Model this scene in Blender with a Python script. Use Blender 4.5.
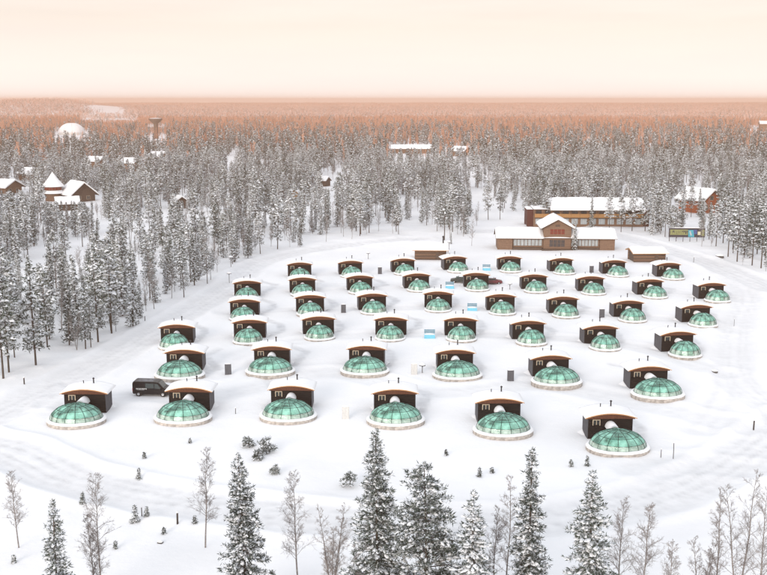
import bpy, bmesh, math, random
import numpy as np
from mathutils import Vector, Matrix

for o in list(bpy.data.objects):
    bpy.data.objects.remove(o)
scene = bpy.context.scene
COL = scene.collection
R = math.radians
random.seed(7)
RNG = np.random.default_rng(7)

# ------------------------------------------------------------------ camera, world, sun, exposure
F_PX, W_PX, H_PX = 1000.0, 767.0, 575.0          # focal length and size of the photograph in pixels
CAM_H = 40.0
PITCH = math.atan((H_PX / 2 - 100.5) / F_PX)     # eye level runs at y = 100.5
cam_d = bpy.data.cameras.new('camera')
cam = bpy.data.objects.new('camera', cam_d)
COL.objects.link(cam)
cam_d.sensor_fit = 'HORIZONTAL'
cam_d.sensor_width = 36.0
cam_d.lens = 36.0 * F_PX / W_PX
cam_d.clip_start = 0.5
cam_d.clip_end = 30000
cam.location = (0, 0, CAM_H)
cam.rotation_euler = (math.pi / 2 - PITCH, 0, 0)
scene.camera = cam

SUN_EL, SUN_AZ = R(13), R(205)
world = bpy.data.worlds.new('World')
scene.world = world
world.use_nodes = True
wn, wl = world.node_tree.nodes, world.node_tree.links
wn.clear()
w_out = wn.new('ShaderNodeOutputWorld')
w_bg = wn.new('ShaderNodeBackground')
w_sky = wn.new('ShaderNodeTexSky')
w_sky.sky_type = 'NISHITA'
w_sky.sun_disc = False
w_sky.sun_elevation = SUN_EL
w_sky.sun_rotation = SUN_AZ
w_scale = wn.new('ShaderNodeMix'); w_scale.data_type = 'RGBA'; w_scale.blend_type = 'MULTIPLY'
w_scale.inputs['Factor'].default_value = 1.0
w_scale.inputs['B'].default_value = (0.10, 0.10, 0.10, 1)
wl.new(w_sky.outputs['Color'], w_scale.inputs['A'])
w_tc = wn.new('ShaderNodeTexCoord')
w_sep = wn.new('ShaderNodeSeparateXYZ')
wl.new(w_tc.outputs['Generated'], w_sep.inputs['Vector'])
w_abs = wn.new('ShaderNodeMath'); w_abs.operation = 'ABSOLUTE'
wl.new(w_sep.outputs['Z'], w_abs.inputs[0])
w_map = wn.new('ShaderNodeMapping'); w_map.inputs['Scale'].default_value = (2.2, 2.2, 26.0)
wl.new(w_tc.outputs['Generated'], w_map.inputs['Vector'])
w_noise = wn.new('ShaderNodeTexNoise'); w_noise.inputs['Scale'].default_value = 1.0
w_noise.inputs['Detail'].default_value = 5.0; w_noise.inputs['Roughness'].default_value = 0.55
wl.new(w_map.outputs['Vector'], w_noise.inputs['Vector'])
w_jit = wn.new('ShaderNodeMath'); w_jit.operation = 'MULTIPLY_ADD'
w_jit.inputs[1].default_value = 0.055; w_jit.inputs[2].default_value = -0.0275
wl.new(w_noise.outputs['Fac'], w_jit.inputs[0])
w_add = wn.new('ShaderNodeMath'); w_add.operation = 'ADD'
wl.new(w_abs.outputs[0], w_add.inputs[0]); wl.new(w_jit.outputs[0], w_add.inputs[1])
w_ramp = wn.new('ShaderNodeValToRGB')            # high thin overcast: pinkish at the horizon, cream, then pale grey-blue
els = w_ramp.color_ramp.elements
els[0].position = 0.0; els[0].color = (0.96, 0.885, 0.85, 1)
els[1].position = 1.0; els[1].color = (0.885, 0.94, 1.02, 1)
for p, c in ((0.035, (0.91, 0.82, 0.765, 1)), (0.075, (0.86, 0.75, 0.67, 1)), (0.22, (0.88, 0.85, 0.815, 1)), (0.55, (0.89, 0.935, 1.0, 1))):
    e = els.new(p); e.color = c
wl.new(w_add.outputs[0], w_ramp.inputs['Fac'])
w_mix = wn.new('ShaderNodeMix'); w_mix.data_type = 'RGBA'
w_mix.inputs['Factor'].default_value = 0.93
wl.new(w_scale.outputs['Result'], w_mix.inputs['A'])
w_cl = wn.new('ShaderNodeMapRange')                # faint streaks of cloud
w_cl.inputs['From Min'].default_value = 0.3; w_cl.inputs['From Max'].default_value = 0.7
w_cl.inputs['To Min'].default_value = 0.94; w_cl.inputs['To Max'].default_value = 1.05
wl.new(w_noise.outputs['Fac'], w_cl.inputs['Value'])
w_cm = wn.new('ShaderNodeMix'); w_cm.data_type = 'RGBA'; w_cm.blend_type = 'MULTIPLY'; w_cm.inputs['Factor'].default_value = 1.0
wl.new(w_ramp.outputs['Color'], w_cm.inputs['A']); wl.new(w_cl.outputs['Result'], w_cm.inputs['B'])
wl.new(w_cm.outputs['Result'], w_mix.inputs['B'])
wl.new(w_mix.outputs['Result'], w_bg.inputs['Color'])
w_bg.inputs['Strength'].default_value = 1.0
wl.new(w_bg.outputs['Background'], w_out.inputs['Surface'])

sun_d = bpy.data.lights.new('sun', 'SUN')
sun_d.energy = 2.8
sun_d.angle = R(30)
sun_d.color = (1.0, 0.90, 0.80)
sun = bpy.data.objects.new('sun', sun_d)
COL.objects.link(sun)
sun.location = (0, -50, 120)
sdir = Vector((math.sin(SUN_AZ) * math.cos(SUN_EL), math.cos(SUN_AZ) * math.cos(SUN_EL), math.sin(SUN_EL)))
sun.rotation_euler = (-sdir).to_track_quat('-Z', 'Y').to_euler()

vs = scene.view_settings
vs.view_transform = 'Standard'; vs.look = 'None'; vs.exposure = 0.30; vs.gamma = 1.0
vs.use_curve_mapping = False
scene.render.engine = 'CYCLES'
cy = scene.cycles
cy.use_denoising = True
cy.max_bounces = 6; cy.diffuse_bounces = 3; cy.glossy_bounces = 2; cy.transmission_bounces = 4
cy.transparent_max_bounces = 10; cy.volume_bounces = 0
cy.sample_clamp_indirect = 6.0
HAZE_DENSITY = 0.00030
HAZE_COLOR = (1.0, 0.62, 0.45, 1)

# ------------------------------------------------------------------ pixel <-> ground
def ray(px, py):
    x = (px - W_PX / 2) / F_PX
    y = -(py - H_PX / 2) / F_PX
    c, s = math.cos(PITCH), math.sin(PITCH)
    return Vector((x, c + y * s, -s + y * c))
def G(px, py, z=0.0):
    """point of the level z seen at a pixel"""
    d = ray(px, py)
    t = (z - CAM_H) / d.z
    return Vector((d.x * t, d.y * t, z))
def at_depth(px, py, Y):
    d = ray(px, py); t = Y / d.y
    return Vector((d.x * t, Y, CAM_H + d.z * t))
def project(x, y, z):
    c, s = math.cos(PITCH), math.sin(PITCH)
    dz = z - CAM_H
    dep = y * c - dz * s
    up = y * s + dz * c
    return W_PX / 2 + F_PX * x / dep, H_PX / 2 - F_PX * up / dep, dep

# ------------------------------------------------------------------ materials
def mat(name, col, rough=0.7, var=0.12, scale=6.0, bump=0.0, bscale=20.0, metallic=0.0, stretch=(1, 1, 1), spec=0.3, detail=4.0):
    m = bpy.data.materials.new(name); m.use_nodes = True
    n, l = m.node_tree.nodes, m.node_tree.links
    b = n['Principled BSDF']
    b.inputs['Roughness'].default_value = rough
    b.inputs['Metallic'].default_value = metallic
    b.inputs['Specular IOR Level'].default_value = spec
    tc = n.new('ShaderNodeTexCoord'); mp = n.new('ShaderNodeMapping')
    mp.inputs['Scale'].default_value = stretch
    l.new(tc.outputs['Object'], mp.inputs['Vector'])
    nz = n.new('ShaderNodeTexNoise'); nz.inputs['Scale'].default_value = scale; nz.inputs['Detail'].default_value = detail
    l.new(mp.outputs['Vector'], nz.inputs['Vector'])
    rp = n.new('ShaderNodeValToRGB')
    c = Vector(col)
    lo, hi = c * (1 - var), c * (1 + var)
    rp.color_ramp.elements[0].position = 0.3; rp.color_ramp.elements[0].color = (*lo, 1)
    rp.color_ramp.elements[1].position = 0.7; rp.color_ramp.elements[1].color = (*hi, 1)
    l.new(nz.outputs['Fac'], rp.inputs['Fac'])
    l.new(rp.outputs['Color'], b.inputs['Base Color'])
    if bump:
        nb = n.new('ShaderNodeTexNoise'); nb.inputs['Scale'].default_value = bscale; nb.inputs['Detail'].default_value = 3
        l.new(mp.outputs['Vector'], nb.inputs['Vector'])
        bp = n.new('ShaderNodeBump'); bp.inputs['Strength'].default_value = bump; bp.inputs['Distance'].default_value = 0.05
        l.new(nb.outputs['Fac'], bp.inputs['Height'])
        l.new(bp.outputs['Normal'], b.inputs['Normal'])
    return m

def wood_mat(name, col, course=0.22, var=0.25, rough=0.75, axis='Z'):
    """boards or logs: grain noise plus the joints' relief every 'course' metres along the axis"""
    m = mat(name, col, rough, var, 3.0, stretch=(1, 1, 6) if axis == 'Z' else (6, 1, 1))
    n, l = m.node_tree.nodes, m.node_tree.links
    b = n['Principled BSDF']
    tc = n.new('ShaderNodeTexCoord'); sp = n.new('ShaderNodeSeparateXYZ')
    l.new(tc.outputs['Object'], sp.inputs['Vector'])
    mu = n.new('ShaderNodeMath'); mu.operation = 'MULTIPLY'; mu.inputs[1].default_value = math.pi / course
    l.new(sp.outputs[axis], mu.inputs[0])
    si = n.new('ShaderNodeMath'); si.operation = 'SINE'; l.new(mu.outputs[0], si.inputs[0])
    ab = n.new('ShaderNodeMath'); ab.operation = 'ABSOLUTE'; l.new(si.outputs[0], ab.inputs[0])
    pw = n.new('ShaderNodeMath'); pw.operation = 'POWER'; pw.inputs[1].default_value = 0.4; l.new(ab.outputs[0], pw.inputs[0])
    bp = n.new('ShaderNodeBump'); bp.inputs['Strength'].default_value = 0.9; bp.inputs['Distance'].default_value = course * 0.35
    l.new(pw.outputs[0], bp.inputs['Height']); l.new(bp.outputs['Normal'], b.inputs['Normal'])
    return m

def foliage_mat(name, col, col2, rough=0.8):
    m = bpy.data.materials.new(name); m.use_nodes = True
    n, l = m.node_tree.nodes, m.node_tree.links
    b = n['Principled BSDF']; b.inputs['Roughness'].default_value = rough; b.inputs['Specular IOR Level'].default_value = 0.2
    oi = n.new('ShaderNodeObjectInfo'); tc = n.new('ShaderNodeTexCoord')
    nz = n.new('ShaderNodeTexNoise'); nz.inputs['Scale'].default_value = 1.3; nz.inputs['Detail'].default_value = 3
    l.new(tc.outputs['Object'], nz.inputs['Vector'])
    ad = n.new('ShaderNodeMath'); ad.operation = 'MULTIPLY_ADD'; ad.inputs[1].default_value = 0.45
    l.new(oi.outputs['Random'], ad.inputs[0]); l.new(nz.outputs['Fac'], ad.inputs[2])
    rp = n.new('ShaderNodeValToRGB')
    rp.color_ramp.elements[0].position = 0.45; rp.color_ramp.elements[0].color = (*col, 1)
    rp.color_ramp.elements[1].position = 0.95; rp.color_ramp.elements[1].color = (*col2, 1)
    l.new(ad.outputs[0], rp.inputs['Fac']); l.new(rp.outputs['Color'], b.inputs['Base Color'])
    return m

M = {}
M['snow'] = mat('snow', (0.86, 0.865, 0.88), 0.75, 0.015, 0.7, bump=0.25, bscale=3.0, spec=0.2)
M['needles'] = foliage_mat('needles', (0.018, 0.030, 0.024), (0.066, 0.086, 0.068))
M['frost_needles'] = foliage_mat('frosted_needles', (0.17, 0.19, 0.18), (0.40, 0.42, 0.41))
M['tree_snow'] = mat('tree_snow', (0.84, 0.86, 0.90), 0.8, 0.03, 2.0, spec=0.1)
M['bark'] = mat('bark', (0.075, 0.060, 0.050), 0.9, 0.45, 4.0, bump=0.5, bscale=12, stretch=(3, 3, 0.6))
M['birch_bark'] = mat('birch_bark', (0.22, 0.20, 0.19), 0.85, 0.6, 3.0, stretch=(1, 1, 4))
M['twigs'] = foliage_mat('frosted_twigs', (0.17, 0.15, 0.145), (0.36, 0.33, 0.32))
M['warm_glow_twigs'] = foliage_mat('glow_tinted_birch_twigs', (0.36, 0.175, 0.115), (0.72, 0.42, 0.30))  # warm glow over the far forest, painted into the twig colour
M['black_wood'] = wood_mat('black_stained_wood', (0.006, 0.005, 0.005), 0.16, 0.35)
M['lit_side_boards'] = wood_mat('frosted_lit_boards', (0.085, 0.088, 0.10), 0.16, 0.35)  # frost, plus the snow light on the cabin sides put into the colour
M['gable_wood'] = wood_mat('red_brown_boards', (0.105, 0.040, 0.022), 0.14, 0.30, axis='X')
M['trim_wood'] = mat('pale_pine_trim', (0.50, 0.27, 0.13), 0.7, 0.2, 5, stretch=(1, 1, 1))
M['frame_wood'] = mat('window_trim', (0.50, 0.41, 0.31), 0.7, 0.15, 6)
M['stone'] = mat('base_stone', (0.40, 0.365, 0.335), 0.9, 0.40, 2.4, bump=0.8, bscale=5.0)
M['dark_metal'] = mat('dark_metal', (0.025, 0.025, 0.028), 0.5, 0.2, 8, metallic=0.4)
M['glazing_bar'] = mat('glazing_bar', (0.012, 0.032, 0.028), 0.5, 0.2, 8)
M['floor'] = mat('igloo_floor', (0.60, 0.58, 0.54), 0.7, 0.10, 1.5)
M['bedding'] = mat('bedding', (0.80, 0.78, 0.74), 0.9, 0.06, 3, bump=0.3, bscale=4)
M['headboard'] = mat('headboard', (0.13, 0.08, 0.05), 0.7, 0.2, 4)
M['log'] = wood_mat('kelo_logs', (0.20, 0.125, 0.085), 0.30, 0.32)
M['log_dark'] = wood_mat('dark_logs', (0.10, 0.072, 0.056), 0.30, 0.32)
M['ochre'] = wood_mat('ochre_boards', (0.36, 0.19, 0.075), 0.25, 0.2)
M['red_wood'] = wood_mat('red_boards', (0.36, 0.105, 0.045), 0.25, 0.25)
M['dark_red'] = wood_mat('dark_red_boards', (0.085, 0.028, 0.022), 0.25, 0.2)
M['win_dark'] = mat('dark_window', (0.03, 0.035, 0.04), 0.12, 0.3, 2, spec=0.5)
M['win_pale'] = mat('pale_window', (0.34, 0.38, 0.40), 0.15, 0.15, 1, spec=0.5)
M['win_red'] = mat('red_window', (0.17, 0.025, 0.015), 0.4, 0.3, 2)
M['white_paint'] = mat('white_paint', (0.70, 0.70, 0.68), 0.6, 0.05, 4)
M['concrete'] = mat('concrete', (0.12, 0.09, 0.07), 0.85, 0.15, 0.6)
M['slate'] = mat('slate_cabinet', (0.085, 0.088, 0.10), 0.6, 0.25, 6)
M['frosted_grey'] = mat('frosted_cabinet', (0.56, 0.56, 0.55), 0.8, 0.12, 6)
M['blue_paint'] = mat('light_blue_paint', (0.17, 0.50, 0.66), 0.5, 0.10, 4)
M['blue_grey'] = mat('blue_grey_slats', (0.15, 0.26, 0.33), 0.6, 0.15, 5)
M['car_black'] = mat('black_paint', (0.004, 0.004, 0.005), 0.3, 0.2, 1, spec=0.3)
M['car_green'] = mat('dark_green_paint', (0.018, 0.030, 0.026), 0.3, 0.2, 1, spec=0.6)
M['car_red'] = mat('dark_red_paint', (0.14, 0.025, 0.035), 0.3, 0.2, 1, spec=0.6)
M['car_glass'] = mat('car_glass', (0.03, 0.045, 0.045), 0.08, 0.1, 1, spec=0.7)
M['tyre'] = mat('tyre', (0.02, 0.02, 0.02), 0.9, 0.2, 10)
M['rim'] = mat('wheel_rim', (0.45, 0.45, 0.46), 0.35, 0.1, 10, metallic=0.6)
M['lamp_red'] = mat('tail_lamp', (0.35, 0.02, 0.02), 0.3, 0.1, 5)
M['sign_dark'] = mat('sign_frame', (0.035, 0.035, 0.045), 0.6, 0.2, 5)
M['sign_yellow'] = mat('sign_yellow', (0.24, 0.25, 0.10), 0.6, 0.12, 2)
M['sign_teal'] = mat('sign_teal', (0.05, 0.30, 0.38), 0.6, 0.12, 2)
M['sign_blue'] = mat('sign_blue', (0.05, 0.08, 0.22), 0.6, 0.2, 2)
M['sign_cream'] = mat('sign_cream', (0.55, 0.52, 0.38), 0.6, 0.1, 2)
M['frosted_roof'] = mat('frosted_roof', (0.16, 0.16, 0.17), 0.7, 0.5, 2.5)
M['rock'] = mat('rock', (0.10, 0.095, 0.09), 0.9, 0.4, 2, bump=0.6, bscale=4)
M['post_wood'] = mat('post_wood', (0.06, 0.05, 0.045), 0.85, 0.3, 6)

def glass_mat(name, tint, frost, rime):
    m = bpy.data.materials.new(name); m.use_nodes = True
    n, l = m.node_tree.nodes, m.node_tree.links
    n.remove(n['Principled BSDF'])
    out = n['Material Output']
    tr = n.new('ShaderNodeBsdfTransparent'); tr.inputs['Color'].default_value = (*tint, 1)
    gl = n.new('ShaderNodeBsdfGlossy'); gl.inputs['Roughness'].default_value = 0.08
    gl.inputs['Color'].default_value = (0.75, 0.95, 0.88, 1)
    lw = n.new('ShaderNodeFresnel'); lw.inputs['IOR'].default_value = 1.5
    mx = n.new('ShaderNodeMixShader')
    l.new(lw.outputs['Fac'], mx.inputs['Fac']); l.new(tr.outputs[0], mx.inputs[1]); l.new(gl.outputs[0], mx.inputs[2])
    df = n.new('ShaderNodeBsdfDiffuse'); df.inputs['Color'].default_value = rime     # rime on the pane
    tc = n.new('ShaderNodeTexCoord'); nz = n.new('ShaderNodeTexNoise'); nz.inputs['Scale'].default_value = 1.1; nz.inputs['Detail'].default_value = 5
    l.new(tc.outputs['Object'], nz.inputs['Vector'])
    mr = n.new('ShaderNodeMapRange'); mr.inputs['From Min'].default_value = 0.35; mr.inputs['From Max'].default_value = 0.7
    mr.inputs['To Min'].default_value = frost * 0.3; mr.inputs['To Max'].default_value = frost * 1.7
    l.new(nz.outputs['Fac'], mr.inputs['Value'])
    m2 = n.new('ShaderNodeMixShader')
    l.new(mr.outputs['Result'], m2.inputs['Fac']); l.new(mx.outputs[0], m2.inputs[1]); l.new(df.outputs[0], m2.inputs[2])
    l.new(m2.outputs[0], out.inputs['Surface'])
    return m
M['glass'] = glass_mat('green_glass', (0.50, 0.85, 0.75), 0.50, (0.36, 0.72, 0.60, 1))
M['glass_low'] = glass_mat('frosted_green_glass', (0.56, 0.86, 0.76), 0.50, (0.66, 0.80, 0.72, 1))

def ground_mat():
    m = bpy.data.materials.new('snow_ground'); m.use_nodes = True
    n, l = m.node_tree.nodes, m.node_tree.links
    b = n['Principled BSDF']; b.inputs['Roughness'].default_value = 0.8; b.inputs['Specular IOR Level'].default_value = 0.15
    at = n.new('ShaderNodeAttribute'); at.attribute_name = 'packed'
    tc = n.new('ShaderNodeTexCoord')
    n1 = n.new('ShaderNodeTexNoise'); n1.inputs['Scale'].default_value = 0.055; n1.inputs['Detail'].default_value = 6
    n2 = n.new('ShaderNodeTexNoise'); n2.inputs['Scale'].default_value = 0.6; n2.inputs['Detail'].default_value = 5
    n3 = n.new('ShaderNodeTexNoise'); n3.inputs['Scale'].default_value = 2.2; n3.inputs['Detail'].default_value = 4
    for x in (n1, n2, n3): l.new(tc.outputs['Object'], x.inputs['Vector'])
    r1 = n.new('ShaderNodeValToRGB')
    r1.color_ramp.elements[0].position = 0.32; r1.color_ramp.elements[0].color = (0.80, 0.805, 0.82, 1)
    r1.color_ramp.elements[1].position = 0.62; r1.color_ramp.elements[1].color = (0.875, 0.88, 0.895, 1)
    l.new(n1.outputs['Fac'], r1.inputs['Fac'])
    mu = n.new('ShaderNodeMath'); mu.operation = 'MULTIPLY'
    r2 = n.new('ShaderNodeMapRange'); r2.inputs['From Min'].default_value = 0.3; r2.inputs['From Max'].default_value = 0.7; r2.inputs['To Min'].default_value = 0.35; r2.inputs['To Max'].default_value = 1.0
    l.new(n2.outputs['Fac'], r2.inputs['Value'])
    l.new(at.outputs['Fac'], mu.inputs[0]); l.new(r2.outputs['Result'], mu.inputs[1])
    mx = n.new('ShaderNodeMix'); mx.data_type = 'RGBA'
    mx.inputs['B'].default_value = (0.55, 0.555, 0.57, 1)
    l.new(mu.outputs[0], mx.inputs['Factor']); l.new(r1.outputs['Color'], mx.inputs['A'])
    l.new(mx.outputs['Result'], b.inputs['Base Color'])
    ad = n.new('ShaderNodeMath'); ad.operation = 'MULTIPLY_ADD'; ad.inputs[1].default_value = 0.35
    l.new(n3.outputs['Fac'], ad.inputs[0]); l.new(n2.outputs['Fac'], ad.inputs[2])
    bp = n.new('ShaderNodeBump'); bp.inputs['Strength'].default_value = 0.32; bp.inputs['Distance'].default_value = 0.22
    l.new(ad.outputs[0], bp.inputs['Height']); l.new(bp.outputs['Normal'], b.inputs['Normal'])
    return m
M['ground'] = ground_mat()

# ------------------------------------------------------------------ object helpers
def link(o, parent=None):
    COL.objects.link(o)
    if parent is not None: o.parent = parent
    return o
def thing(name, label, cat, loc=(0, 0, 0), rz=0.0, group=None):
    o = bpy.data.objects.new(name, None); o.empty_display_size = 0.3
    o.location = loc; o.rotation_euler = (0, 0, rz)
    o['label'] = label; o['category'] = cat
    if group: o['group'] = group
    return link(o)
def tag(o, label, cat, group=None, kind=None):
    o['label'] = label; o['category'] = cat
    if group: o['group'] = group
    if kind: o['kind'] = kind
    return o
class MB:
    """collects vertices and faces of one mesh"""
    def __init__(s): s.v = []; s.f = []; s.m = []
    def add(s, vs, fs, mi=0):
        k = len(s.v); s.v += [tuple(p) for p in vs]
        for f in fs: s.f.append([i + k for i in f]); s.m.append(mi)
        return s
    def box(s, x0, x1, y0, y1, z0, z1, mi=0):
        v = [(x, y, z) for z in (z0, z1) for y in (y0, y1) for x in (x0, x1)]
        return s.add(v, [(0, 2, 3, 1), (4, 5, 7, 6), (0, 1, 5, 4), (2, 6, 7, 3), (0, 4, 6, 2), (1, 3, 7, 5)], mi)
    def prism(s, poly, y0, y1, mi=0):
        """polygon in x,z (counter-clockwise seen from -y) pushed from y0 to y1"""
        n = len(poly)
        v = [(x, y0, z) for x, z in poly] + [(x, y1, z) for x, z in poly]
        f = [tuple(range(n)), tuple(range(2 * n - 1, n - 1, -1))]
        f += [(i, i + n, (i + 1) % n + n, (i + 1) % n) for i in range(n)]
        return s.add(v, f, mi)
    def prism_x(s, poly, x0, x1, mi=0):
        n = len(poly)
        v = [(x0, y, z) for y, z in poly] + [(x1, y, z) for y, z in poly]
        f = [tuple(range(n)), tuple(range(2 * n - 1, n - 1, -1))]
        f += [(i, i + n, (i + 1) % n + n, (i + 1) % n) for i in range(n)]
        return s.add(v, f, mi)
    def tube(s, pts, rad, k=6, mi=0, cap=True):
        pts = [Vector(p) for p in pts]
        rad = rad if isinstance(rad, (list, tuple)) else [rad] * len(pts)
        b = len(s.v)
        for i, p in enumerate(pts):
            t = (pts[min(i + 1, len(pts) - 1)] - pts[max(i - 1, 0)]).normalized()
            u = t.cross(Vector((0, 0, 1)) if abs(t.z) < 0.9 else Vector((1, 0, 0))).normalized(); w = t.cross(u)
            for j in range(k):
                a = 2 * math.pi * j / k
                s.v.append(tuple(p + (u * math.cos(a) + w * math.sin(a)) * rad[i]))
        for i in range(len(pts) - 1):
            for j in range(k):
                s.f.append([b + i * k + j, b + i * k + (j + 1) % k, b + (i + 1) * k + (j + 1) % k, b + (i + 1) * k + j]); s.m.append(mi)
        if cap:
            s.f.append([b + j for j in range(k)][::-1]); s.m.append(mi)
            s.f.append([b + (len(pts) - 1) * k + j for j in range(k)]); s.m.append(mi)
        return s
    def lathe(s, prof, k=24, cx=0, cy=0, sx=1.0, sy=1.0, mi=0, cap=False):
        """profile of (radius, z) turned about the vertical; sx, sy squash it to an ellipse"""
        b = len(s.v)
        for r, z in prof:
            for j in range(k):
                a = 2 * math.pi * j / k
                s.v.append((cx + r * sx * math.cos(a), cy + r * sy * math.sin(a), z))
        for i in range(len(prof) - 1):
            for j in range(k):
                s.f.append([b + i * k + j, b + i * k + (j + 1) % k, b + (i + 1) * k + (j + 1) % k, b + (i + 1) * k + j]); s.m.append(mi)
        if cap:
            s.f.append([b + (len(prof) - 1) * k + j for j in range(k)]); s.m.append(mi)
        return s
    def mesh(s, name, mats, smooth=False):
        me = bpy.data.meshes.new(name)
        me.from_pydata(s.v, [], s.f)
        for x in (mats if isinstance(mats, (list, tuple)) else [mats]): me.materials.append(M[x])
        if any(s.m): me.polygons.foreach_set('material_index', s.m)
        if smooth: me.polygons.foreach_set('use_smooth', [True] * len(s.f))
        me.update()
        return me
    def build(s, name, mats, parent=None, smooth=False, bevel=0.0):
        me = s.mesh(name, mats, smooth)
        bm = bmesh.new(); bm.from_mesh(me)
        if bevel:
            bmesh.ops.bevel(bm, geom=bm.edges[:], offset=bevel, segments=2, affect='EDGES', clamp_overlap=True)
        bmesh.ops.recalc_face_normals(bm, faces=bm.faces[:])
        bm.to_mesh(me); bm.free()
        return link(bpy.data.objects.new(name, me), parent)
def part(name, me, parent, loc=None):
    o = bpy.data.objects.new(name, me)
    if loc is not None: o.location = loc
    return link(o, parent)
def mesh_np(name, V, Q, T, mq, mt, mats, smooth_from=None):
    """mesh from numpy arrays: quads Q, triangles T with material indices"""
    me = bpy.data.meshes.new(name)
    nq, nt = len(Q), len(T)
    me.vertices.add(len(V)); me.vertices.foreach_set('co', np.asarray(V, np.float32).ravel())
    me.loops.add(nq * 4 + nt * 3)
    idx = np.concatenate([np.asarray(Q, np.int32).ravel(), np.asarray(T, np.int32).ravel()])
    me.loops.foreach_set('vertex_index', idx)
    me.polygons.add(nq + nt)
    st = np.concatenate([np.arange(nq) * 4, nq * 4 + np.arange(nt) * 3]).astype(np.int32)
    me.polygons.foreach_set('loop_start', st)
    for x in mats: me.materials.append(M[x])
    mi = np.concatenate([np.asarray(mq, np.int32), np.asarray(mt, np.int32)])
    me.polygons.foreach_set('material_index', mi)
    me.polygons.foreach_set('use_smooth', np.ones(nq + nt, bool))
    me.update(calc_edges=True); me.validate()
    return me

# ------------------------------------------------------------------ terrain
def poly_px(pts): return np.array([tuple(G(*p))[:2] for p in pts])
ROADS = [  # (centre line, half width, strength)
    (poly_px([(-90, 452), (0, 413), (60, 384), (120, 352), (180, 317), (228, 288), (262, 262), (330, 247), (420, 238)]), 3.6, 0.75),
    (poly_px([(-90, 436), (0, 447), (70, 478), (150, 496), (230, 508), (330, 519), (430, 524), (540, 520), (620, 507), (690, 484), (745, 455), (800, 415)]), 3.6, 0.85),
    (poly_px([(480, 232), (560, 226), (620, 236), (680, 253), (730, 271), (800, 299)]), 4.0, 0.8),
    (poly_px([(800, 420), (740, 380), (735, 330), (745, 290), (700, 258)]), 3.0, 0.5),
    (poly_px([(60, 402), (130, 395), (215, 395), (330, 372), (430, 392), (540, 384), (640, 403), (740, 425)]), 2.6, 0.38),
    (poly_px([(215, 375), (245, 352), (340, 336), (450, 334), (560, 338), (640, 348), (720, 372)]), 2.2, 0.30),
    (poly_px([(225, 312), (300, 309), (400, 308), (500, 309), (600, 313), (690, 322), (735, 330)]), 2.0, 0.28),
    (poly_px([(228, 290), (300, 286), (400, 284), (500, 284), (600, 287), (690, 293), (742, 300)]), 2.0, 0.26),
    (poly_px([(640, 470), (690, 462), (767, 470)]), 2.6, 0.45),
    (poly_px([(700, 430), (720, 400), (730, 372)]), 2.0, 0.35),
]
def seg_dist(P, line):
    best = np.full(len(P), 1e9)
    for a, b in zip(line[:-1], line[1:]):
        ab = b - a; t = np.clip(((P - a) @ ab) / (ab @ ab), 0, 1)
        d = np.hypot(*(P - (a + t[:, None] * ab)).T)
        best = np.minimum(best, d)
    return best
def smooth_line(line, n=8):
    out = []
    L = len(line)
    for i in range(L - 1):
        p0, p1, p2, p3 = line[max(i - 1, 0)], line[i], line[i + 1], line[min(i + 2, L - 1)]
        for k in range(n):
            t = k / n
            out.append(0.5 * ((2 * p1) + (-p0 + p2) * t + (2 * p0 - 5 * p1 + 4 * p2 - p3) * t * t + (-p0 + 3 * p1 - 3 * p2 + p3) * t ** 3))
    out.append(line[-1])
    return np.array(out)
ROADS = [(smooth_line(l, 5), w, s) for l, w, s in ROADS]
PATHS = []
for _px, _py in ((62, 412), (168, 410), (268, 408), (420, 412), (522, 424), (636, 440), (205, 372), (292, 366), (387, 366), (476, 372), (572, 380), (672, 392), (195, 340), (268, 336), (337, 331), (409, 331), (479, 333), (548, 337), (620, 342), (698, 350),
                 (262, 312), (327, 309), (389, 306), (455, 305), (518, 307), (581, 311), (646, 315), (715, 320), (263, 292), (318, 289), (375, 287), (433, 285), (493, 284), (551, 286), (607, 289), (667, 293), (729, 297)):
    _a = G(_px, _py); _w = np.random.default_rng(int(_px * 7 + _py)).normal(0, 0.8, 6)
    PATHS.append(np.array([(_a.x, _a.y), (_a.x + 1.2 + _w[0], _a.y + 4 + _w[1]), (_a.x + 0.4 + _w[2], _a.y + 9), (_a.x - 2.5 + _w[3] * 2, _a.y + 14 + _w[4])]))
CLEAR = [(-200, 440), (-60, 402), (0, 384), (40, 370), (80, 356), (118, 340), (150, 316), (190, 296), (240, 274), (262, 262), (300, 255), (345, 249),
         (405, 246), (470, 236), (480, 222), (505, 216), (528, 226), (650, 226), (662, 238), (690, 244), (720, 258), (750, 269), (800, 285), (900, 320), (900, 900), (-200, 900)]
CLEAR = np.array([tuple(G(*p))[:2] for p in CLEAR if p[1] < 890] + [(120, -30), (-120, -30)])
def in_poly(P, poly):
    x, y = P[:, 0], P[:, 1]; inside = np.zeros(len(P), bool); j = len(poly) - 1
    for i in range(len(poly)):
        xi, yi = poly[i]; xj, yj = poly[j]
        c = ((yi > y) != (yj > y)) & (x < (xj - xi) * (y - yi) / (yj - yi + 1e-12) + xi)
        inside ^= c; j = i
    return inside
_ph = np.random.default_rng(3).uniform(0, 6.28, 40); _an = np.random.default_rng(4).uniform(0, 6.28, 40)
def sines(P, wl, k0=0, n=5):
    z = np.zeros(len(P))
    for i in range(n):
        a = _an[k0 + i]; w = 2 * math.pi / (wl * (0.6 + 0.25 * i))
        z += np.sin((P[:, 0] * math.cos(a) + P[:, 1] * math.sin(a)) * w + _ph[k0 + i]) / n
    return z
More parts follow.
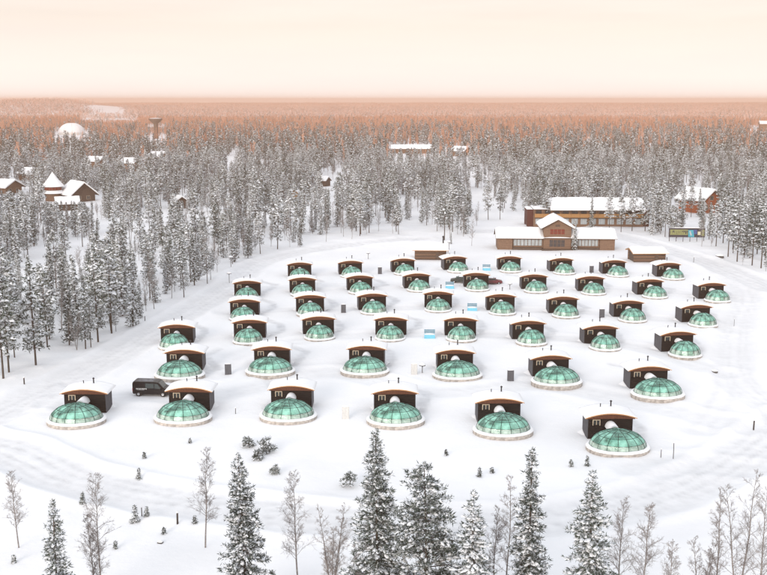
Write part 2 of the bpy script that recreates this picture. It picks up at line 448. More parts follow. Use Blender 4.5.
def terrain(P, want_packed=False):
    P = np.atleast_2d(np.asarray(P, float))[:, :2]
    r = np.hypot(P[:, 0], P[:, 1])
    az = np.degrees(np.arctan2(P[:, 0], P[:, 1]))
    inside = in_poly(P, CLEAR)
    z = np.where(inside, 0.12, 0.30) * sines(P, 28, 0) + np.where(inside, 0.04, 0.22) * sines(P, 7, 6)
    far = np.clip((r - 500) / 1200, 0, 1)
    z = z + far * 1.6 * sines(P, 420, 12) + 17.0 * np.clip((r - 1900) / 3000, 0, 1)
    z = z + 27.0 * np.exp(-((az + 18.5) / 5.5) ** 2) * np.exp(-((r - 2900) / 650) ** 2)      # low fell
    z = z + 3.0 * np.exp(-((az - 24) / 6.0) ** 2) * np.clip((r - 2600) / 2300, 0, 1)
    packed = np.zeros(len(P))
    near = r < 420
    if near.any():
        Pn = P[near]; dz = np.zeros(len(Pn)); pk = np.zeros(len(Pn))
        wob = 0.35 * sines(Pn, 9, 20)
        for line, w, s in ROADS:
            d = seg_dist(Pn, line) + wob
            inn = np.clip((w + 0.8 - d) / 1.2, 0, 1)
            rut = np.exp(-((np.abs(d) - 0.85) / 0.30) ** 2) + 0.6 * np.exp(-((np.abs(d) - w * 0.62) / 0.35) ** 2)
            pk = np.maximum(pk, s * inn * (0.45 + 0.55 * np.clip(rut, 0, 1)))
            berm = np.exp(-((d - w - 1.1) / 0.75) ** 2)
            dz += s * (-0.14 * inn - 0.07 * inn * np.clip(rut, 0, 1) + 0.38 * berm)
        for line in PATHS:
            bb = (Pn[:, 0] > line[:, 0].min() - 3) & (Pn[:, 0] < line[:, 0].max() + 3) & (Pn[:, 1] > line[:, 1].min() - 3) & (Pn[:, 1] < line[:, 1].max() + 3)
            if bb.any():
                d = seg_dist(Pn[bb], line) + 0.5 * wob[bb]; f_ = np.clip((1.0 - d) / 0.5, 0, 1)
                dz[bb] -= 0.10 * f_; pk[bb] = np.maximum(pk[bb], 0.75 * f_)
        z[near] += dz; packed[near] = pk
    return (z, packed) if want_packed else z
def tz(x, y): return float(terrain([[x, y]])[0])

def make_ground():
    rs = [4.0]
    while rs[-1] < 5200:
        r = rs[-1]
        rs.append(r + (4 if r < 40 else 0.8 if r < 150 else 0.0048 * r if r < 420 else 0.03 * r))
    rs = np.array(rs)
    dense = np.radians(np.linspace(-27, 27, 330))
    rest = np.radians(np.linspace(27, 333, 62)[1:-1])
    th = np.concatenate([dense, rest]); nT = len(th)
    X = np.outer(rs, np.sin(th)).ravel(); Y = np.outer(rs, np.cos(th)).ravel()
    P = np.stack([X, Y], 1)
    z, pk = terrain(P, True)
    V = np.concatenate([np.stack([X, Y, z], 1), [[0, 0, tz(0, 0)]]])
    i = np.arange(len(rs) - 1)[:, None] * nT; j = np.arange(nT)[None, :]; j2 = (j + 1) % nT
    Q = np.stack([i + j, i + nT + j, i + nT + j2, i + j2], -1).reshape(-1, 4)[:, ::-1]
    c = len(V) - 1
    T = np.stack([np.full(nT, c), np.arange(nT), (np.arange(nT) + 1) % nT], 1)[:, ::-1]
    me = mesh_np('ground', V, Q, T, np.zeros(len(Q)), np.zeros(nT), ['ground'])
    a = me.attributes.new('packed', 'FLOAT', 'POINT')
    a.data.foreach_set('value', np.concatenate([pk, [0]]).astype(np.float32))
    o = link(bpy.data.objects.new('snow_ground', me)); o['kind'] = 'structure'
    o['label'] = 'snow covered ground with packed vehicle tracks reaching to the horizon'
make_ground()

# ------------------------------------------------------------------ glass igloo cabins
PEAK, HALF, EAVE = 3.28, 3.0, 2.74        # roof peak height, half width of the roof, eave height
def arc(x, top=PEAK, eave=EAVE, half=HALF): return top - (top - eave) * (x / half) ** 2
def dome_pt(a, b, h, z0, cy, th, ph):
    return (a * math.cos(ph) * math.sin(th), cy - b * math.cos(ph) * math.cos(th), z0 + h * math.sin(ph))
IGLOO = {}
def igloo_meshes(kind):
    big = kind == 'wide'
    a, b, h = (3.28, 2.62, 1.86) if big else (2.38, 2.34, 1.98)
    wr = 0.40 if big else 0.24                     # width of the snowy ring outside the glass
    z0 = 0.58 if big else 0.38
    cy = -3.4 if big else -2.65
    nm = 16 if big else 14
    D = dict(cy=cy)
    w = MB(); hw = 2.66                            # front wall stands 0.45 m behind the gable board
    w.prism([(-hw, -0.4), (hw, -0.4)] + [(x, arc(x) - 0.10) for x in np.linspace(hw, -hw, 13)], 0.45, 3.3)
    D['wall'] = w.mesh('wall', 'black_wood')
    for s_, nm_ in ((-1, 'clad_a'), (1, 'clad_b')):  # thin boards whose lighter colour carries the light on the sides
        D[nm_] = MB().box(min(s_ * 2.663, s_ * 2.70), max(s_ * 2.663, s_ * 2.70), 0.40, 3.28, -0.35, 2.74).mesh('lit_side_cladding', 'lit_side_boards')
    g = MB(); xs = np.linspace(-2.86, 2.86, 17)
    g.prism([(x, 2.60 + 0.05 * (1 - (x / 2.86) ** 2)) for x in xs] + [(x, arc(x) - 0.06) for x in xs[::-1]], 0.0, 0.07)
    D['gable_board'] = g.mesh('gable_board', 'gable_wood')
    r = MB(); xs = np.linspace(-HALF - 0.10, HALF + 0.10, 19)
    r.prism([(x, arc(x) - 0.055) for x in xs] + [(x, arc(x) + 0.035) for x in xs[::-1]], -0.08, 3.75)
    D['roof'] = r.mesh('roof', 'trim_wood')
    D['roof_snows'] = []
    for sv in range(3):
        sn = MB(); n = 21; k = 16; E = HALF + 0.12
        xs = np.concatenate([[-E], np.linspace(-E, E, n - 2), [E]]); ys = np.concatenate([[0.0], np.linspace(0.0, 3.88, k - 2), [3.88]])
        rr = np.random.default_rng(5 + sv); lump = np.random.default_rng(15 + sv).uniform(0.6, 1.5, 6)
        vs_, fs_ = [], []
        for yi, y in enumerate(ys):
            for xi, x in enumerate(xs):
                if xi in (0, n - 1) or yi in (0, k - 1):          # the edge of the blanket, down to and past the roof board
                    vs_.append((x, y, arc(x) + (-0.05 if xi in (0, n - 1) or yi == k - 1 else 0.036)))
                else:
                    ed = max(0.30, min(1, (E - abs(x)) / 0.5, y / 0.5, (3.88 - y) / 0.5)) ** 0.6
                    vs_.append((x, y, arc(x) + 0.036 + 0.11 * ed * (0.88 + 0.24 * rr.random()) * float(np.interp(x + 0.8 * (y - 2) * (sv - 1), np.linspace(-3.2, 3.2, 6), lump))))
        for i in range(k - 1):
            for j in range(n - 1):
                fs_.append((i * n + j, i * n + j + 1, (i + 1) * n + j + 1, (i + 1) * n + j))
        sn.add(vs_, fs_)
        D['roof_snows'].append(sn.mesh('roof_snow', 'snow', True))
    c = MB(); c.tube([(0.55, 2.7, 2.9), (0.55, 2.7, 4.0)], 0.085, 8); D['chimney'] = c.mesh('chimney', 'dark_metal')
    c = MB(); c.lathe([(0.15, 3.98), (0.15, 4.05), (0.02, 4.15)], 8, 0.55, 2.7, cap=True); D['chimney_cap'] = c.mesh('chimney_cap', 'dark_metal')
    c = MB(); c.tube([(-0.75, 2.6, 2.9), (-0.75, 2.6, 3.7)], 0.055, 6); c.tube([(-0.75, 2.6, 3.7), (-0.75, 2.5, 3.75)], 0.07, 6); D['vent_pipe'] = c.mesh('vent_pipe', 'dark_metal')
    # window with pale trim on the front wall
    x0, x1, zz0, zz1 = -2.05, -1.30, 1.78, 2.34
    f = MB(); t = 0.085
    f.box(x0 - t, x1 + t, 0.375, 0.449, zz1, zz1 + t); f.box(x0 - t, x0, 0.38, 0.449, zz0 - t, zz1); f.box(x1, x1 + t, 0.38, 0.449, zz0 - t, zz1)
    if big: f.box((x0 + x1) / 2 - 0.035, (x0 + x1) / 2 + 0.035, 0.385, 0.449, zz0, zz1)
    D['window_frame'] = f.mesh('frame', 'frame_wood')
    f = MB(); f.box(x0, x1, 0.41, 0.4485, zz0, zz1); D['window_pane'] = f.mesh('pane', 'win_dark')
    # vaulted passage from the cabin to the dome
    pas = MB(); pw, pz = (0.62, 1.42) if big else (0.48, 1.40)
    pr = [(pw * math.cos(t_), pz + pw * math.sin(t_)) for t_ in np.linspace(0, math.pi, 11)]
    pas.prism([(-pw, -0.2), (pw, -0.2)] + pr, cy + b * 0.62, 0.46)
    D['passage'] = pas.mesh('passage', 'black_wood')
    ps = MB(); nn = 13; k = 6; vs_, fs_ = [], []
    for q, y in enumerate(np.linspace(cy + b * 0.60, 0.40, k)):
        for t_ in np.linspace(0.18, math.pi - 0.18, nn):
            e = (math.sin(t_)) ** 0.6 * (0.8 if q in (0, k - 1) else 1.0)
            vs_.append(((pw + 0.02 + 0.10 * e) * math.cos(t_), y, pz + 0.01 + (pw + 0.01 + 0.30 * e) * math.sin(t_)))
    for i in range(k - 1):
        for j in range(nn - 1): fs_.append((i * nn + j, i * nn + j + 1, (i + 1) * nn + j + 1, (i + 1) * nn + j))
    fs_.append(tuple(range(nn)))
    ps.add(vs_, fs_); D['passage_snow'] = ps.mesh('passage_snow', 'snow', True)
    # stone ring and its snow
    def ring(prof, kk=40):
        m = MB(); bI = 0
        for dr, z in prof:
            for j in range(kk):
                th = 2 * math.pi * j / kk
                m.v.append(((a + dr) * math.sin(th), cy - (b + dr) * math.cos(th), z))
        for i in range(len(prof) - 1):
            for j in range(kk):
                m.f.append([i * kk + j, i * kk + (j + 1) % kk, (i + 1) * kk + (j + 1) % kk, (i + 1) * kk + j]); m.m.append(0)
        return m
    D['base_ring'] = ring([(wr, -0.5), (wr + 0.02, z0 - 0.16), (wr - 0.03, z0 - 0.10), (0.0, z0 - 0.10)]).mesh('base_ring', 'stone')
    rs_ = ring([(wr + 0.04, z0 - 0.14), (wr + 0.03, z0 - 0.07), (wr - 0.10, z0 + 0.02), (wr * 0.5, z0 + 0.09), (0.06, z0 + 0.10), (-0.02, z0 + 0.02)], 56)
    rj = np.random.default_rng(8)
    rs_.v = [(x, y, z + 0.05 * (rj.random() - 0.4)) for x, y, z in rs_.v]
    D['ring_snow'] = rs_.mesh('ring_snow', 'snow', True)
    fl = MB(); fl.lathe([(1.0, z0 - 0.06), (0.0, z0 - 0.06)], 32, 0, cy, a - 0.05, b - 0.05); D['floor'] = fl.mesh('floor', 'floor')
    bd = MB()
    for s in ((-0.92, -0.02), (0.02, 0.92)): bd.box(s[0], s[1], cy - 0.75, cy + 1.25, z0, z0 + 0.5)
    D['bed'] = bd.mesh('bed', 'bedding')
    hb = MB(); hb.box(-1.0, 1.0, cy + 1.27, cy + 1.40, z0, z0 + 0.7); D['headboard'] = hb.mesh('headboard', 'headboard')
    ar = MB(); ar.box(1.25, 1.95, cy - 0.4, cy + 0.3, z0, z0 + 0.42); ar.box(1.25, 1.95, cy + 0.30, cy + 0.45, z0, z0 + 0.85); D['armchair'] = ar.mesh('armchair', 'headboard')
    # glazing: bars and panes
    phis = [0, R(19), R(44), R(67)] if big else [0, R(24), R(58)]
    bars = MB(); br = 0.031 if big else 0.032
    for i in range(nm):
        th = 2 * math.pi * (i + 0.5) / nm
        bars.tube([dome_pt(a, b, h, z0, cy, th, p) for p in np.linspace(0, phis[-1], 7)], br, 4, cap=False)
    for i in range(nm // 2):
        th = 2 * math.pi * (2 * i + 0.5) / nm
        bars.tube([dome_pt(a, b, h, z0, cy, th, p) for p in np.linspace(phis[-1], math.pi / 2, 3)], br, 4, cap=False)
    for p in phis[1:]:
        bars.tube([dome_pt(a, b, h, z0, cy, 2 * math.pi * (i + 0.5) / nm, p) for i in range(nm + 1)], br, 4, cap=False)
    bars.tube([dome_pt(a, b, h, z0, cy, 2 * math.pi * (i + 0.5) / nm, 0.02) for i in range(nm + 1)], br * 1.5, 4, cap=False)
    D['glazing_bars'] = bars.mesh('glazing_bars', 'glazing_bar')
    panes = []
    allp = MB()
    for k in range(len(phis) - 1):
        for i in range(nm):
            ths = [2 * math.pi * (i + 0.5 + t_ / 2) / nm for t_ in range(3)]
            ps_ = np.linspace(phis[k], phis[k + 1], 3)
            v = [dome_pt(a - .012, b - .012, h - .012, z0, cy, t_, p) for p in ps_ for t_ in ths]
            fc = [(q * 3 + j, q * 3 + j + 1, q * 3 + j + 4, q * 3 + j + 3) for q in range(2) for j in range(2)]
            allp.add(v, fc, 1 if k == 0 else 0)
            panes.append(MB().add(v, fc).mesh('pane', 'glass_low' if k == 0 else 'glass', True))
    for i in range(nm // 2):
        ths = [2 * math.pi * (2 * i + 0.5 + t_) / nm for t_ in range(3)]
        v = [dome_pt(a - .012, b - .012, h - .012, z0, cy, t_, p) for p in (phis[-1], (phis[-1] + math.pi / 2) / 2) for t_ in ths] + [dome_pt(a, b, h - .012, z0, cy, 0, math.pi / 2)]
        fc = [(0, 1, 4, 3), (1, 2, 5, 4), (3, 4, 6), (4, 5, 6)]
        allp.add(v, fc, 0)
        panes.append(MB().add(v, fc).mesh('pane', 'glass', True))
    if big: D['panes'] = panes
    else:
        for me in panes: bpy.data.meshes.remove(me)
        D['dome_glass'] = allp.mesh('dome_glass', ['glass', 'glass_low'], True)
    D['drifts'] = []
    for v in range(4):
        rd = np.random.default_rng(40 + v + (10 if big else 0)); m = MB(); path = []
        for y in np.linspace(0.7, 3.1, 7): path.append((-hw, y, -1, 0))
        for x in np.linspace(-hw, hw, 9): path.append((x, 3.31, 0, 1))
        for y in np.linspace(3.1, 0.7, 7): path.append((hw, y, 1, 0))
        nP = len(path); hgt = np.convolve(rd.uniform(0.25, 1.15, nP + 4), np.ones(5) / 5, 'valid') * np.sin(np.linspace(0.0, math.pi, nP)) ** 1.3 * 0.62 - 0.10
        for i in range(nP):
            x, y, nx, ny = path[i]; wd = max(0.25, 0.5 + 1.5 * hgt[i])
            for u, f_ in ((-0.04, 1.0), (0.12, 0.95), (0.35, 0.6), (0.7, 0.18), (1.0, -0.25)):
                m.v.append((x + nx * u * wd, y + ny * u * wd, hgt[i] * f_ - (0.05 if u > .6 else 0)))
        for i in range(nP - 1):
            for j in range(4): m.f.append([i * 5 + j, i * 5 + j + 1, (i + 1) * 5 + j + 1, (i + 1) * 5 + j]); m.m.append(0)
        D['drifts'].append(m.mesh('snow_drift', 'snow', True))
    D['curtain'] = None
    cu = MB(); vs_, fs_ = [], []
    for i in range(15):
        th = R(150 + 60 * i / 14); rr_ = 0.90 + 0.02 * (i % 2)
        for z_, kz in ((z0, 1.0), (z0 + 1.35, 0.74)): vs_.append((a * rr_ * kz * math.sin(th), cy - b * rr_ * kz * math.cos(th), z_))
    for i in range(14): fs_.append((2 * i, 2 * i + 2, 2 * i + 3, 2 * i + 1))
    D['curtain'] = cu.add(vs_, fs_).mesh('curtain', 'bedding')
    return D
IGLOO['wide'] = igloo_meshes('wide')
IGLOO['small'] = igloo_meshes('small')

# rows of (front wall left x, right x, y of the gable's peak, x of the dome's middle) read off the photograph
ROWS = [
    ('wide', 'front row', [(62.7, 104.1, 389.3, 78.3), (168.0, 208.4, 386.8, 184.7), (270.5, 311.2, 384.9, 290.4), (374.6, 415.3, 389.3, 398.4), (478.9, 520.7, 398.5, 505.8), (589.2, 634.1, 413.2, 620.8)]),
    ('wide', 'second row', [(165.8, 201.3, 349.1, 181.5), (254.1, 288.8, 345.8, 272.5), (349.1, 383.7, 345.5, 366.5), (437.9, 473.3, 348.9, 459.7), (533.4, 570.0, 355.2, 559.6), (631.2, 669.4, 366.6, 660.9)]),
    ('small', 'third row', [(160.3, 192.1, 323.8, 176.3), (233.6, 264.9, 319.6, 250.5), (302.9, 334.2, 315.7, 322.0), (375.4, 406.2, 315.7, 391.8), (445.2, 476.3, 317.0, 463.2), (513.2, 544.5, 320.4, 533.9), (585.2, 617.3, 325.0, 607.8), (662.2, 695.7, 331.4, 688.0)]),
    ('small', 'fourth row', [(230.2, 258.0, 298.5, 245.0), (295.9, 324.0, 295.0, 312.3), (358.7, 386.3, 292.5, 376.2), (424.5, 452.1, 291.0, 439.6), (487.2, 515.1, 293.3, 504.1), (549.5, 577.9, 296.1, 567.9), (614.6, 643.3, 299.6, 635.0), (682.8, 712.0, 304.2, 705.5)]),
    ('small', 'fifth row', [(234.1, 259.9, 280.0, 248.5), (289.9, 315.0, 276.9, 305.0), (347.4, 372.2, 275.0, 362.6), (404.6, 429.7, 273.0, 421.2), (463.8, 489.3, 271.9, 478.8), (521.8, 547.2, 273.8, 537.8), (578.6, 604.1, 275.8, 595.5), (637.4, 664.0, 278.9, 657.3), (699.3, 725.7, 282.5, 719.8)]),
    ('small', 'sixth row', [(288.1, 311.0, 262.2, 301.7), (339.1, 362.1, 260.2, 353.5), (391.8, 415.0, 257.8, 406.7), (444.0, 466.9, 255.9, 460.4), (498.0, 521.4, 255.9, 512.4), (549.9, 573.6, 257.4, 566.3), (602.5, 626.8, 259.7, 619.5), (657.3, 681.1, 262.0, 675.2)]),
]
ORD = ['first', 'second', 'third', 'fourth', 'fifth', 'sixth', 'seventh', 'eighth', 'ninth']
KEEP_OUT = []
IGLOO_POS = []
for kind, row, lst in ROWS:
    D = IGLOO[kind]
    for i, (xl, xr, yp, xd) in enumerate(lst):
        p = G((xl + xr) / 2, yp + 0.4, PEAK + 0.03)
        best = (1e9, 0)
        for dg in np.arange(-14, 36, 0.5):
            q = p + Vector((math.sin(R(dg)), -math.cos(R(dg)), 0)) * (-D['cy']) + Vector((0.3, 0, 0))
            e = abs(project(q.x, q.y, 1.5)[0] - xd)
            if e < best[0]: best = (e, dg)
        yaw = R(best[1] * 0.75)
        z = tz(p.x, p.y)
        if kind == 'wide':
            lab = f'wide-domed glass igloo cabin with stone ring, {ORD[i]} from the black van\'s side, {row}'
            if row == 'front row' and i == 0: lab = 'wide-domed glass igloo cabin in front row, standing alone before the black van\'s tail'
            if row == 'front row' and i == 1: lab = 'wide-domed glass igloo cabin in front row with the black van behind its roof'
        else:
            lab = f'small-domed glass igloo cabin, {ORD[i]} from the black van\'s side, {row}'
            if row == 'fifth row' and i == 4: lab = 'small-domed glass igloo cabin with a green and a red car parked behind it'
        t = thing('glass_igloo_cabin', lab, 'cabin', (p.x, p.y, z), yaw, f'{kind}-domed glass igloo cabins')
        part('lit_side_cladding', D['clad_a'], t); part('lit_side_cladding', D['clad_b'], t)
        for nm_ in ('wall', 'gable_board', 'passage', 'base_ring', 'ring_snow', 'floor', 'bed', 'headboard', 'armchair', 'glazing_bars', 'vent_pipe'):
            o = part(nm_, D[nm_], t)
            if nm_ == 'passage': part('passage_snow', D['passage_snow'], o)
        o = part('roof', D['roof'], t); part('roof_snow', D['roof_snows'][(i * 5 + len(row)) % 3], o)
        o = part('chimney', D['chimney'], t); part('chimney_cap', D['chimney_cap'], o)
        o = part('window', D['window_pane'], t); part('window_frame', D['window_frame'], o)
        if kind == 'wide':
            for me in D['panes']: part('pane', me, t)
        else: part('dome_glass', D['dome_glass'], t)
        vr = random.Random(i * 17 + len(row))
        part('snow_drift', D['drifts'][vr.randrange(4)], t)
        if vr.random() < 0.45: part('curtain', D['curtain'], t)
        KEEP_OUT.append((p.x, p.y, 9)); IGLOO_POS.append((p.x, p.y, yaw))

# ------------------------------------------------------------------ vehicles
def vehicle(name, label, loc, rz, paint, L, Wd, profile, glass_side, glass_front, glass_rear, wheel_r, axles, van=False, snow=True):
    t = thing(name, label, 'van' if van else 'car', loc, rz)
    hw = Wd / 2
    b = MB(); b.prism([(x, z) for x, z in profile], -hw, hw)
    b.build('body', paint, t, bevel=0.09)
    for s in (-1, 1):
        for poly in glass_side:
            m = MB(); y0, y1 = (s * (hw + 0.012), s * (hw - 0.03))
            m.prism(poly, min(y0, y1), max(y0, y1)); m.build('side_window', 'car_glass', t)
        for ax in axles:
            w = MB(); k = 18
            prof = [(wheel_r * 0.55, 0.0), (wheel_r * 0.96, 0.0), (wheel_r, 0.05), (wheel_r, 0.20)]
            for r_, y_ in prof:
                for j in range(k):
                    a_ = 2 * math.pi * j / k; w.v.append((ax + r_ * math.cos(a_), s * (hw + 0.04 - y_), wheel_r + r_ * math.sin(a_)))
            for i_ in range(3):
                for j in range(k): w.f.append([i_ * k + j, i_ * k + (j + 1) % k, (i_ + 1) * k + (j + 1) % k, (i_ + 1) * k + j]); w.m.append(0)
            wo = w.build('wheel', 'tyre', t, True)
            rm = MB(); rv = [(ax, s * (hw + 0.015), wheel_r)] + [(ax + wheel_r * 0.58 * math.cos(2 * math.pi * j / k), s * (hw + 0.035), wheel_r + wheel_r * 0.58 * math.sin(2 * math.pi * j / k)) for j in range(k)]
            rm.add(rv, [(0, 1 + j, 1 + (j + 1) % k) for j in range(k)]); rm.build('rim', 'rim', wo)
        m = MB(); m.box(-L / 2 - 0.012, -L / 2 + 0.1, s * hw * 0.82 - 0.1, s * hw * 0.82 + 0.1, 0.75, 1.15 if van else 0.95); m.build('tail_lamp', 'lamp_red', t)
        m = MB(); m.box(L / 2 - 0.12, L / 2 + 0.012, s * hw * 0.72 - 0.2, s * hw * 0.72 + 0.2, 0.62, 0.80); m.build('headlamp', 'win_pale', t)
        m = MB(); xm = glass_side[-1][1][0] if len(glass_side) else 0
        m.box(xm - 0.15, xm + 0.08, min(s * (hw + 0.02), s * (hw + 0.22)), max(s * (hw + 0.02), s * (hw + 0.22)), 1.02, 1.22); m.build('wing_mirror', paint, t, bevel=0.03)
    for nm_, pl in (('windscreen', glass_front), ('rear_window', glass_rear)):
        m = MB(); (xa, za), (xb, zb) = pl
        nx, nz = (zb - za), -(xb - xa)
        ln = math.hypot(nx, nz); nx, nz = nx / ln * 0.012, nz / ln * 0.012
        if nm_ == 'rear_window': nx, nz = -abs(nx), abs(nz)
        else: nx, nz = abs(nx), abs(nz)
        y = hw * 0.86
        m.add([(xa + nx, -y, za + nz), (xa + nx, y, za + nz), (xb + nx, y * 0.92, zb + nz), (xb + nx, -y * 0.92, zb + nz)], [(0, 1, 2, 3)]); m.build(nm_, 'car_glass', t)
    zt = max(z for x, z in profile)
    xsr = [x for x, z in profile if z > zt - 0.12]
    m = MB(); n = 9
    vs_, fs_ = [], []
    for i_ in range(n):
        for j in range(n):
            e = min(1, 4 * i_ / (n - 1), 4 * (1 - i_ / (n - 1)), 4 * j / (n - 1), 4 * (1 - j / (n - 1)))
            vs_.append((min(xsr) + 0.1 + (max(xsr) - min(xsr) - 0.2) * i_ / (n - 1), -hw * 0.86 + 2 * hw * 0.86 * j / (n - 1), zt - 0.06 + (0.13 if snow else 0.08) * e ** 0.5))
    for i_ in range(n - 1):
        for j in range(n - 1): fs_.append((i_ * n + j, i_ * n + j + 1, (i_ + 1) * n + j + 1, (i_ + 1) * n + j))
    m.add(vs_, fs_); m.build('roof_snow' if snow else 'roof_panel', 'snow' if snow else 'frosted_roof', t, True)
    KEEP_OUT.append((loc[0], loc[1], 4))
    return t
vp = G(151.5, 396.5)
van_prof = [(-2.6, 0.35), (2.55, 0.32), (2.62, 0.75), (2.50, 1.05), (1.75, 1.22), (1.05, 1.98), (0.6, 2.08), (-2.45, 2.10), (-2.58, 1.9)]
van_side = [[(0.55, 1.15), (1.45, 1.15), (0.98, 1.80), (0.55, 1.86)], [(-0.75, 1.2), (0.42, 1.2), (0.42, 1.86), (-0.75, 1.86)]]
van = vehicle('van', 'black delivery van parked on snow between two wide-domed cabins', (vp.x, vp.y + 1.0, tz(vp.x, vp.y)), R(-4), 'car_black', 5.2, 1.95, van_prof, [van_side[1], van_side[0]],
              ((1.72, 1.25), (1.08, 1.96)), ((-2.585, 1.3), (-2.57, 1.85)), 0.34, (-1.75, 1.65), True, snow=False)
lm = MB(); x = -2.05
for i, wd in enumerate([0.10, 0.16, 0.06, 0.16, 0.05, 0.14, 0.10, 0.15, 0.07, 0.12]):
    lm.box(x, x + wd, -0.99, -0.975, 1.02 + 0.02 * (i % 3), 1.20 - 0.03 * (i % 2)); x += wd + 0.04
lm.box(-1.95, -0.9, -0.99, -0.975, 0.93, 0.965)
lm.build('lettering', 'frosted_grey', van)
car_prof = [(-2.1, 0.30), (2.1, 0.30), (2.15, 0.60), (2.0, 0.80), (1.05, 0.95), (0.35, 1.42), (-1.35, 1.46), (-1.95, 1.0), (-2.15, 0.85)]
car_side = [[(-1.4, 1.0), (-0.45, 1.0), (-0.45, 1.36), (-1.2, 1.36)], [(-0.35, 1.0), (0.85, 1.0), (0.28, 1.34), (-0.35, 1.36)]]
for nm_, px, py, rz, paint, lab in (('car', 460.0, 282.3, R(172), 'car_green', 'dark green car parked behind a small-domed cabin, tail to the red car'),
                                    ('car', 492.5, 283.0, R(3), 'car_red', 'dark red car parked behind a small-domed cabin')):
    q = G(px, py)
    vehicle(nm_, lab, (q.x, q.y, tz(q.x, q.y)), rz, paint, 4.25, 1.75, car_prof, car_side, ((1.0, 0.98), (0.37, 1.40)), ((-1.93, 1.02), (-1.37, 1.44)), 0.31, (-1.3, 1.3))

# ------------------------------------------------------------------ small fixtures on the field
def snow_cap(m, x0, x1, y0, y1, z, h, mi=0):
    n = 6; vs_, fs_ = [], []
    for i in range(n):
        for j in range(n):
            u, v = i / (n - 1), j / (n - 1)
            e = max(0.0, min(1, 3 * u, 3 * (1 - u), 3 * v, 3 * (1 - v))) ** 0.5
            vs_.append((x0 + (x1 - x0) * u, y0 + (y1 - y0) * v, z + h * e))
    for i in range(n - 1):
        for j in range(n - 1): fs_.append((i * n + j, (i + 1) * n + j, (i + 1) * n + j + 1, i * n + j + 1))
    return m.add(vs_, fs_, mi)
CABS = [(228.2, 374.0, 'slate', 'slate grey service cabinet standing near the second wide-domed row'), (379.9, 273.8, 'slate', 'slate grey service cabinet between the two rows nearest the log hut'),
        (343.5, 312.4, 'slate', 'slate grey service cabinet in the gap of the fourth row, pine forest side'), (591.5, 272.5, 'slate', 'slate grey service cabinet between back-row cabins before the lodge wing'),
        (601.8, 317.4, 'slate', 'slate grey service cabinet between third and fourth cabin rows'), (510.5, 380.4, 'slate', 'slate grey service cabinet between the two wide-domed rows'),
        (345.6, 419.0, 'frosted_grey', 'frosted pale service cabinet between two front row domes'), (414.2, 374.5, 'frosted_grey', 'frosted pale service cabinet beside a mushroom lamp in the second row')]
for px, py, mt, lab in CABS:
    q = G(px, py); sc = 1.0
    t = thing('service_cabinet', lab, 'cabinet', (q.x, q.y, tz(q.x, q.y)), 0.05, 'service cabinets between the cabins')
    m = MB(); m.box(-0.46, 0.46, -0.2, 0.2, -0.2, 1.62); m.build('housing', mt, t, bevel=0.02)
    m = MB(); m.box(-0.40, -0.02, -0.225, -0.202, 0.1, 1.5); m.build('door', mt, t)
    m = MB(); m.box(0.02, 0.40, -0.225, -0.202, 0.1, 1.5); m.build('door', mt, t)
    m = MB(); snow_cap(m, -0.46, 0.46, -0.2, 0.2, 1.625, 0.10); m.build('snow_cap', 'snow', t, True)
for px, py, lab in ((486.5, 270.6, 'light blue box bench in the row nearest the lodge'), (449.7, 288.5, 'light blue box bench beside the dark green car'),
                    (472.2, 311.2, 'light blue box bench between fourth and fifth cabin rows'), (429.6, 338.5, 'light blue box bench between third row domes')):
    q = G(px, py)
    t = thing('box_bench', lab, 'bench', (q.x, q.y, tz(q.x, q.y)), -0.03, 'light blue box benches')
    m = MB(); m.box(-0.92, 0.92, -0.35, 0.35, -0.2, 0.62); m.build('box', 'blue_paint', t, bevel=0.02)
    for k in range(3):
        m = MB(); m.box(-0.92, 0.92, 0.36, 0.42, 0.78 + 0.22 * k, 0.96 + 0.22 * k); m.build('back_slat', 'blue_grey', t)
    for s in (-0.8, 0.8):
        m = MB(); m.box(s - 0.05, s + 0.05, 0.425, 0.50, -0.2, 1.42); m.build('back_post', 'blue_paint', t)
    m = MB(); snow_cap(m, -0.9, 0.9, -0.33, 0.35, 0.625, 0.16); m.build('seat_snow', 'snow', t, True)
def lamp(px, py, hgt, lab, head=0.42):
    q = G(px, py)
    t = thing('path_lamp', lab, 'lamp', (q.x, q.y, tz(q.x, q.y)), 0, 'path lamps with snow on their shades')
    m = MB(); m.tube([(0, 0, -0.3), (0, 0, hgt - 0.28)], 0.06, 6); m.build('post', 'post_wood', t)
    m = MB(); m.lathe([(0.10, hgt - 0.45), (0.13, hgt - 0.24), (head, hgt - 0.22), (head * 0.9, hgt - 0.1), (0.02, hgt)], 12); m.build('lamp_shade', 'slate', t, True)
    m = MB(); m.lathe([(head * 0.98, hgt - 0.10), (head * 0.85, hgt + 0.10), (head * 0.4, hgt + 0.20), (0.01, hgt + 0.22)], 12); m.build('snow_cap', 'snow', t, True)
for px, py, hgt, lab, hd in ((422.3, 373.2, 1.35, 'mushroom path lamp beside the frosted cabinet in the second row', 0.48), (509.8, 289.3, 1.35, 'mushroom path lamp between two fifth row cabins', 0.46),
                         (368.3, 258.8, 1.7, 'path lamp with snowy cap behind the sixth row by the pines', 0.5), (231.0, 268.2, 2.5, 'taller path lamp with heavy snow cap by the ring road', 0.6),
                         (229.3, 282.2, 2.3, 'path lamp with snow cap beside the fifth row\'s first cabin', 0.55), (449.0, 249.5, 2.2, 'path lamp standing at the log hut\'s corner', 0.5), (461.5, 233.0, 2.0, 'path lamp beside the bare birch at the forest edge', 0.5)):
    lamp(px, py, hgt, lab, hd)
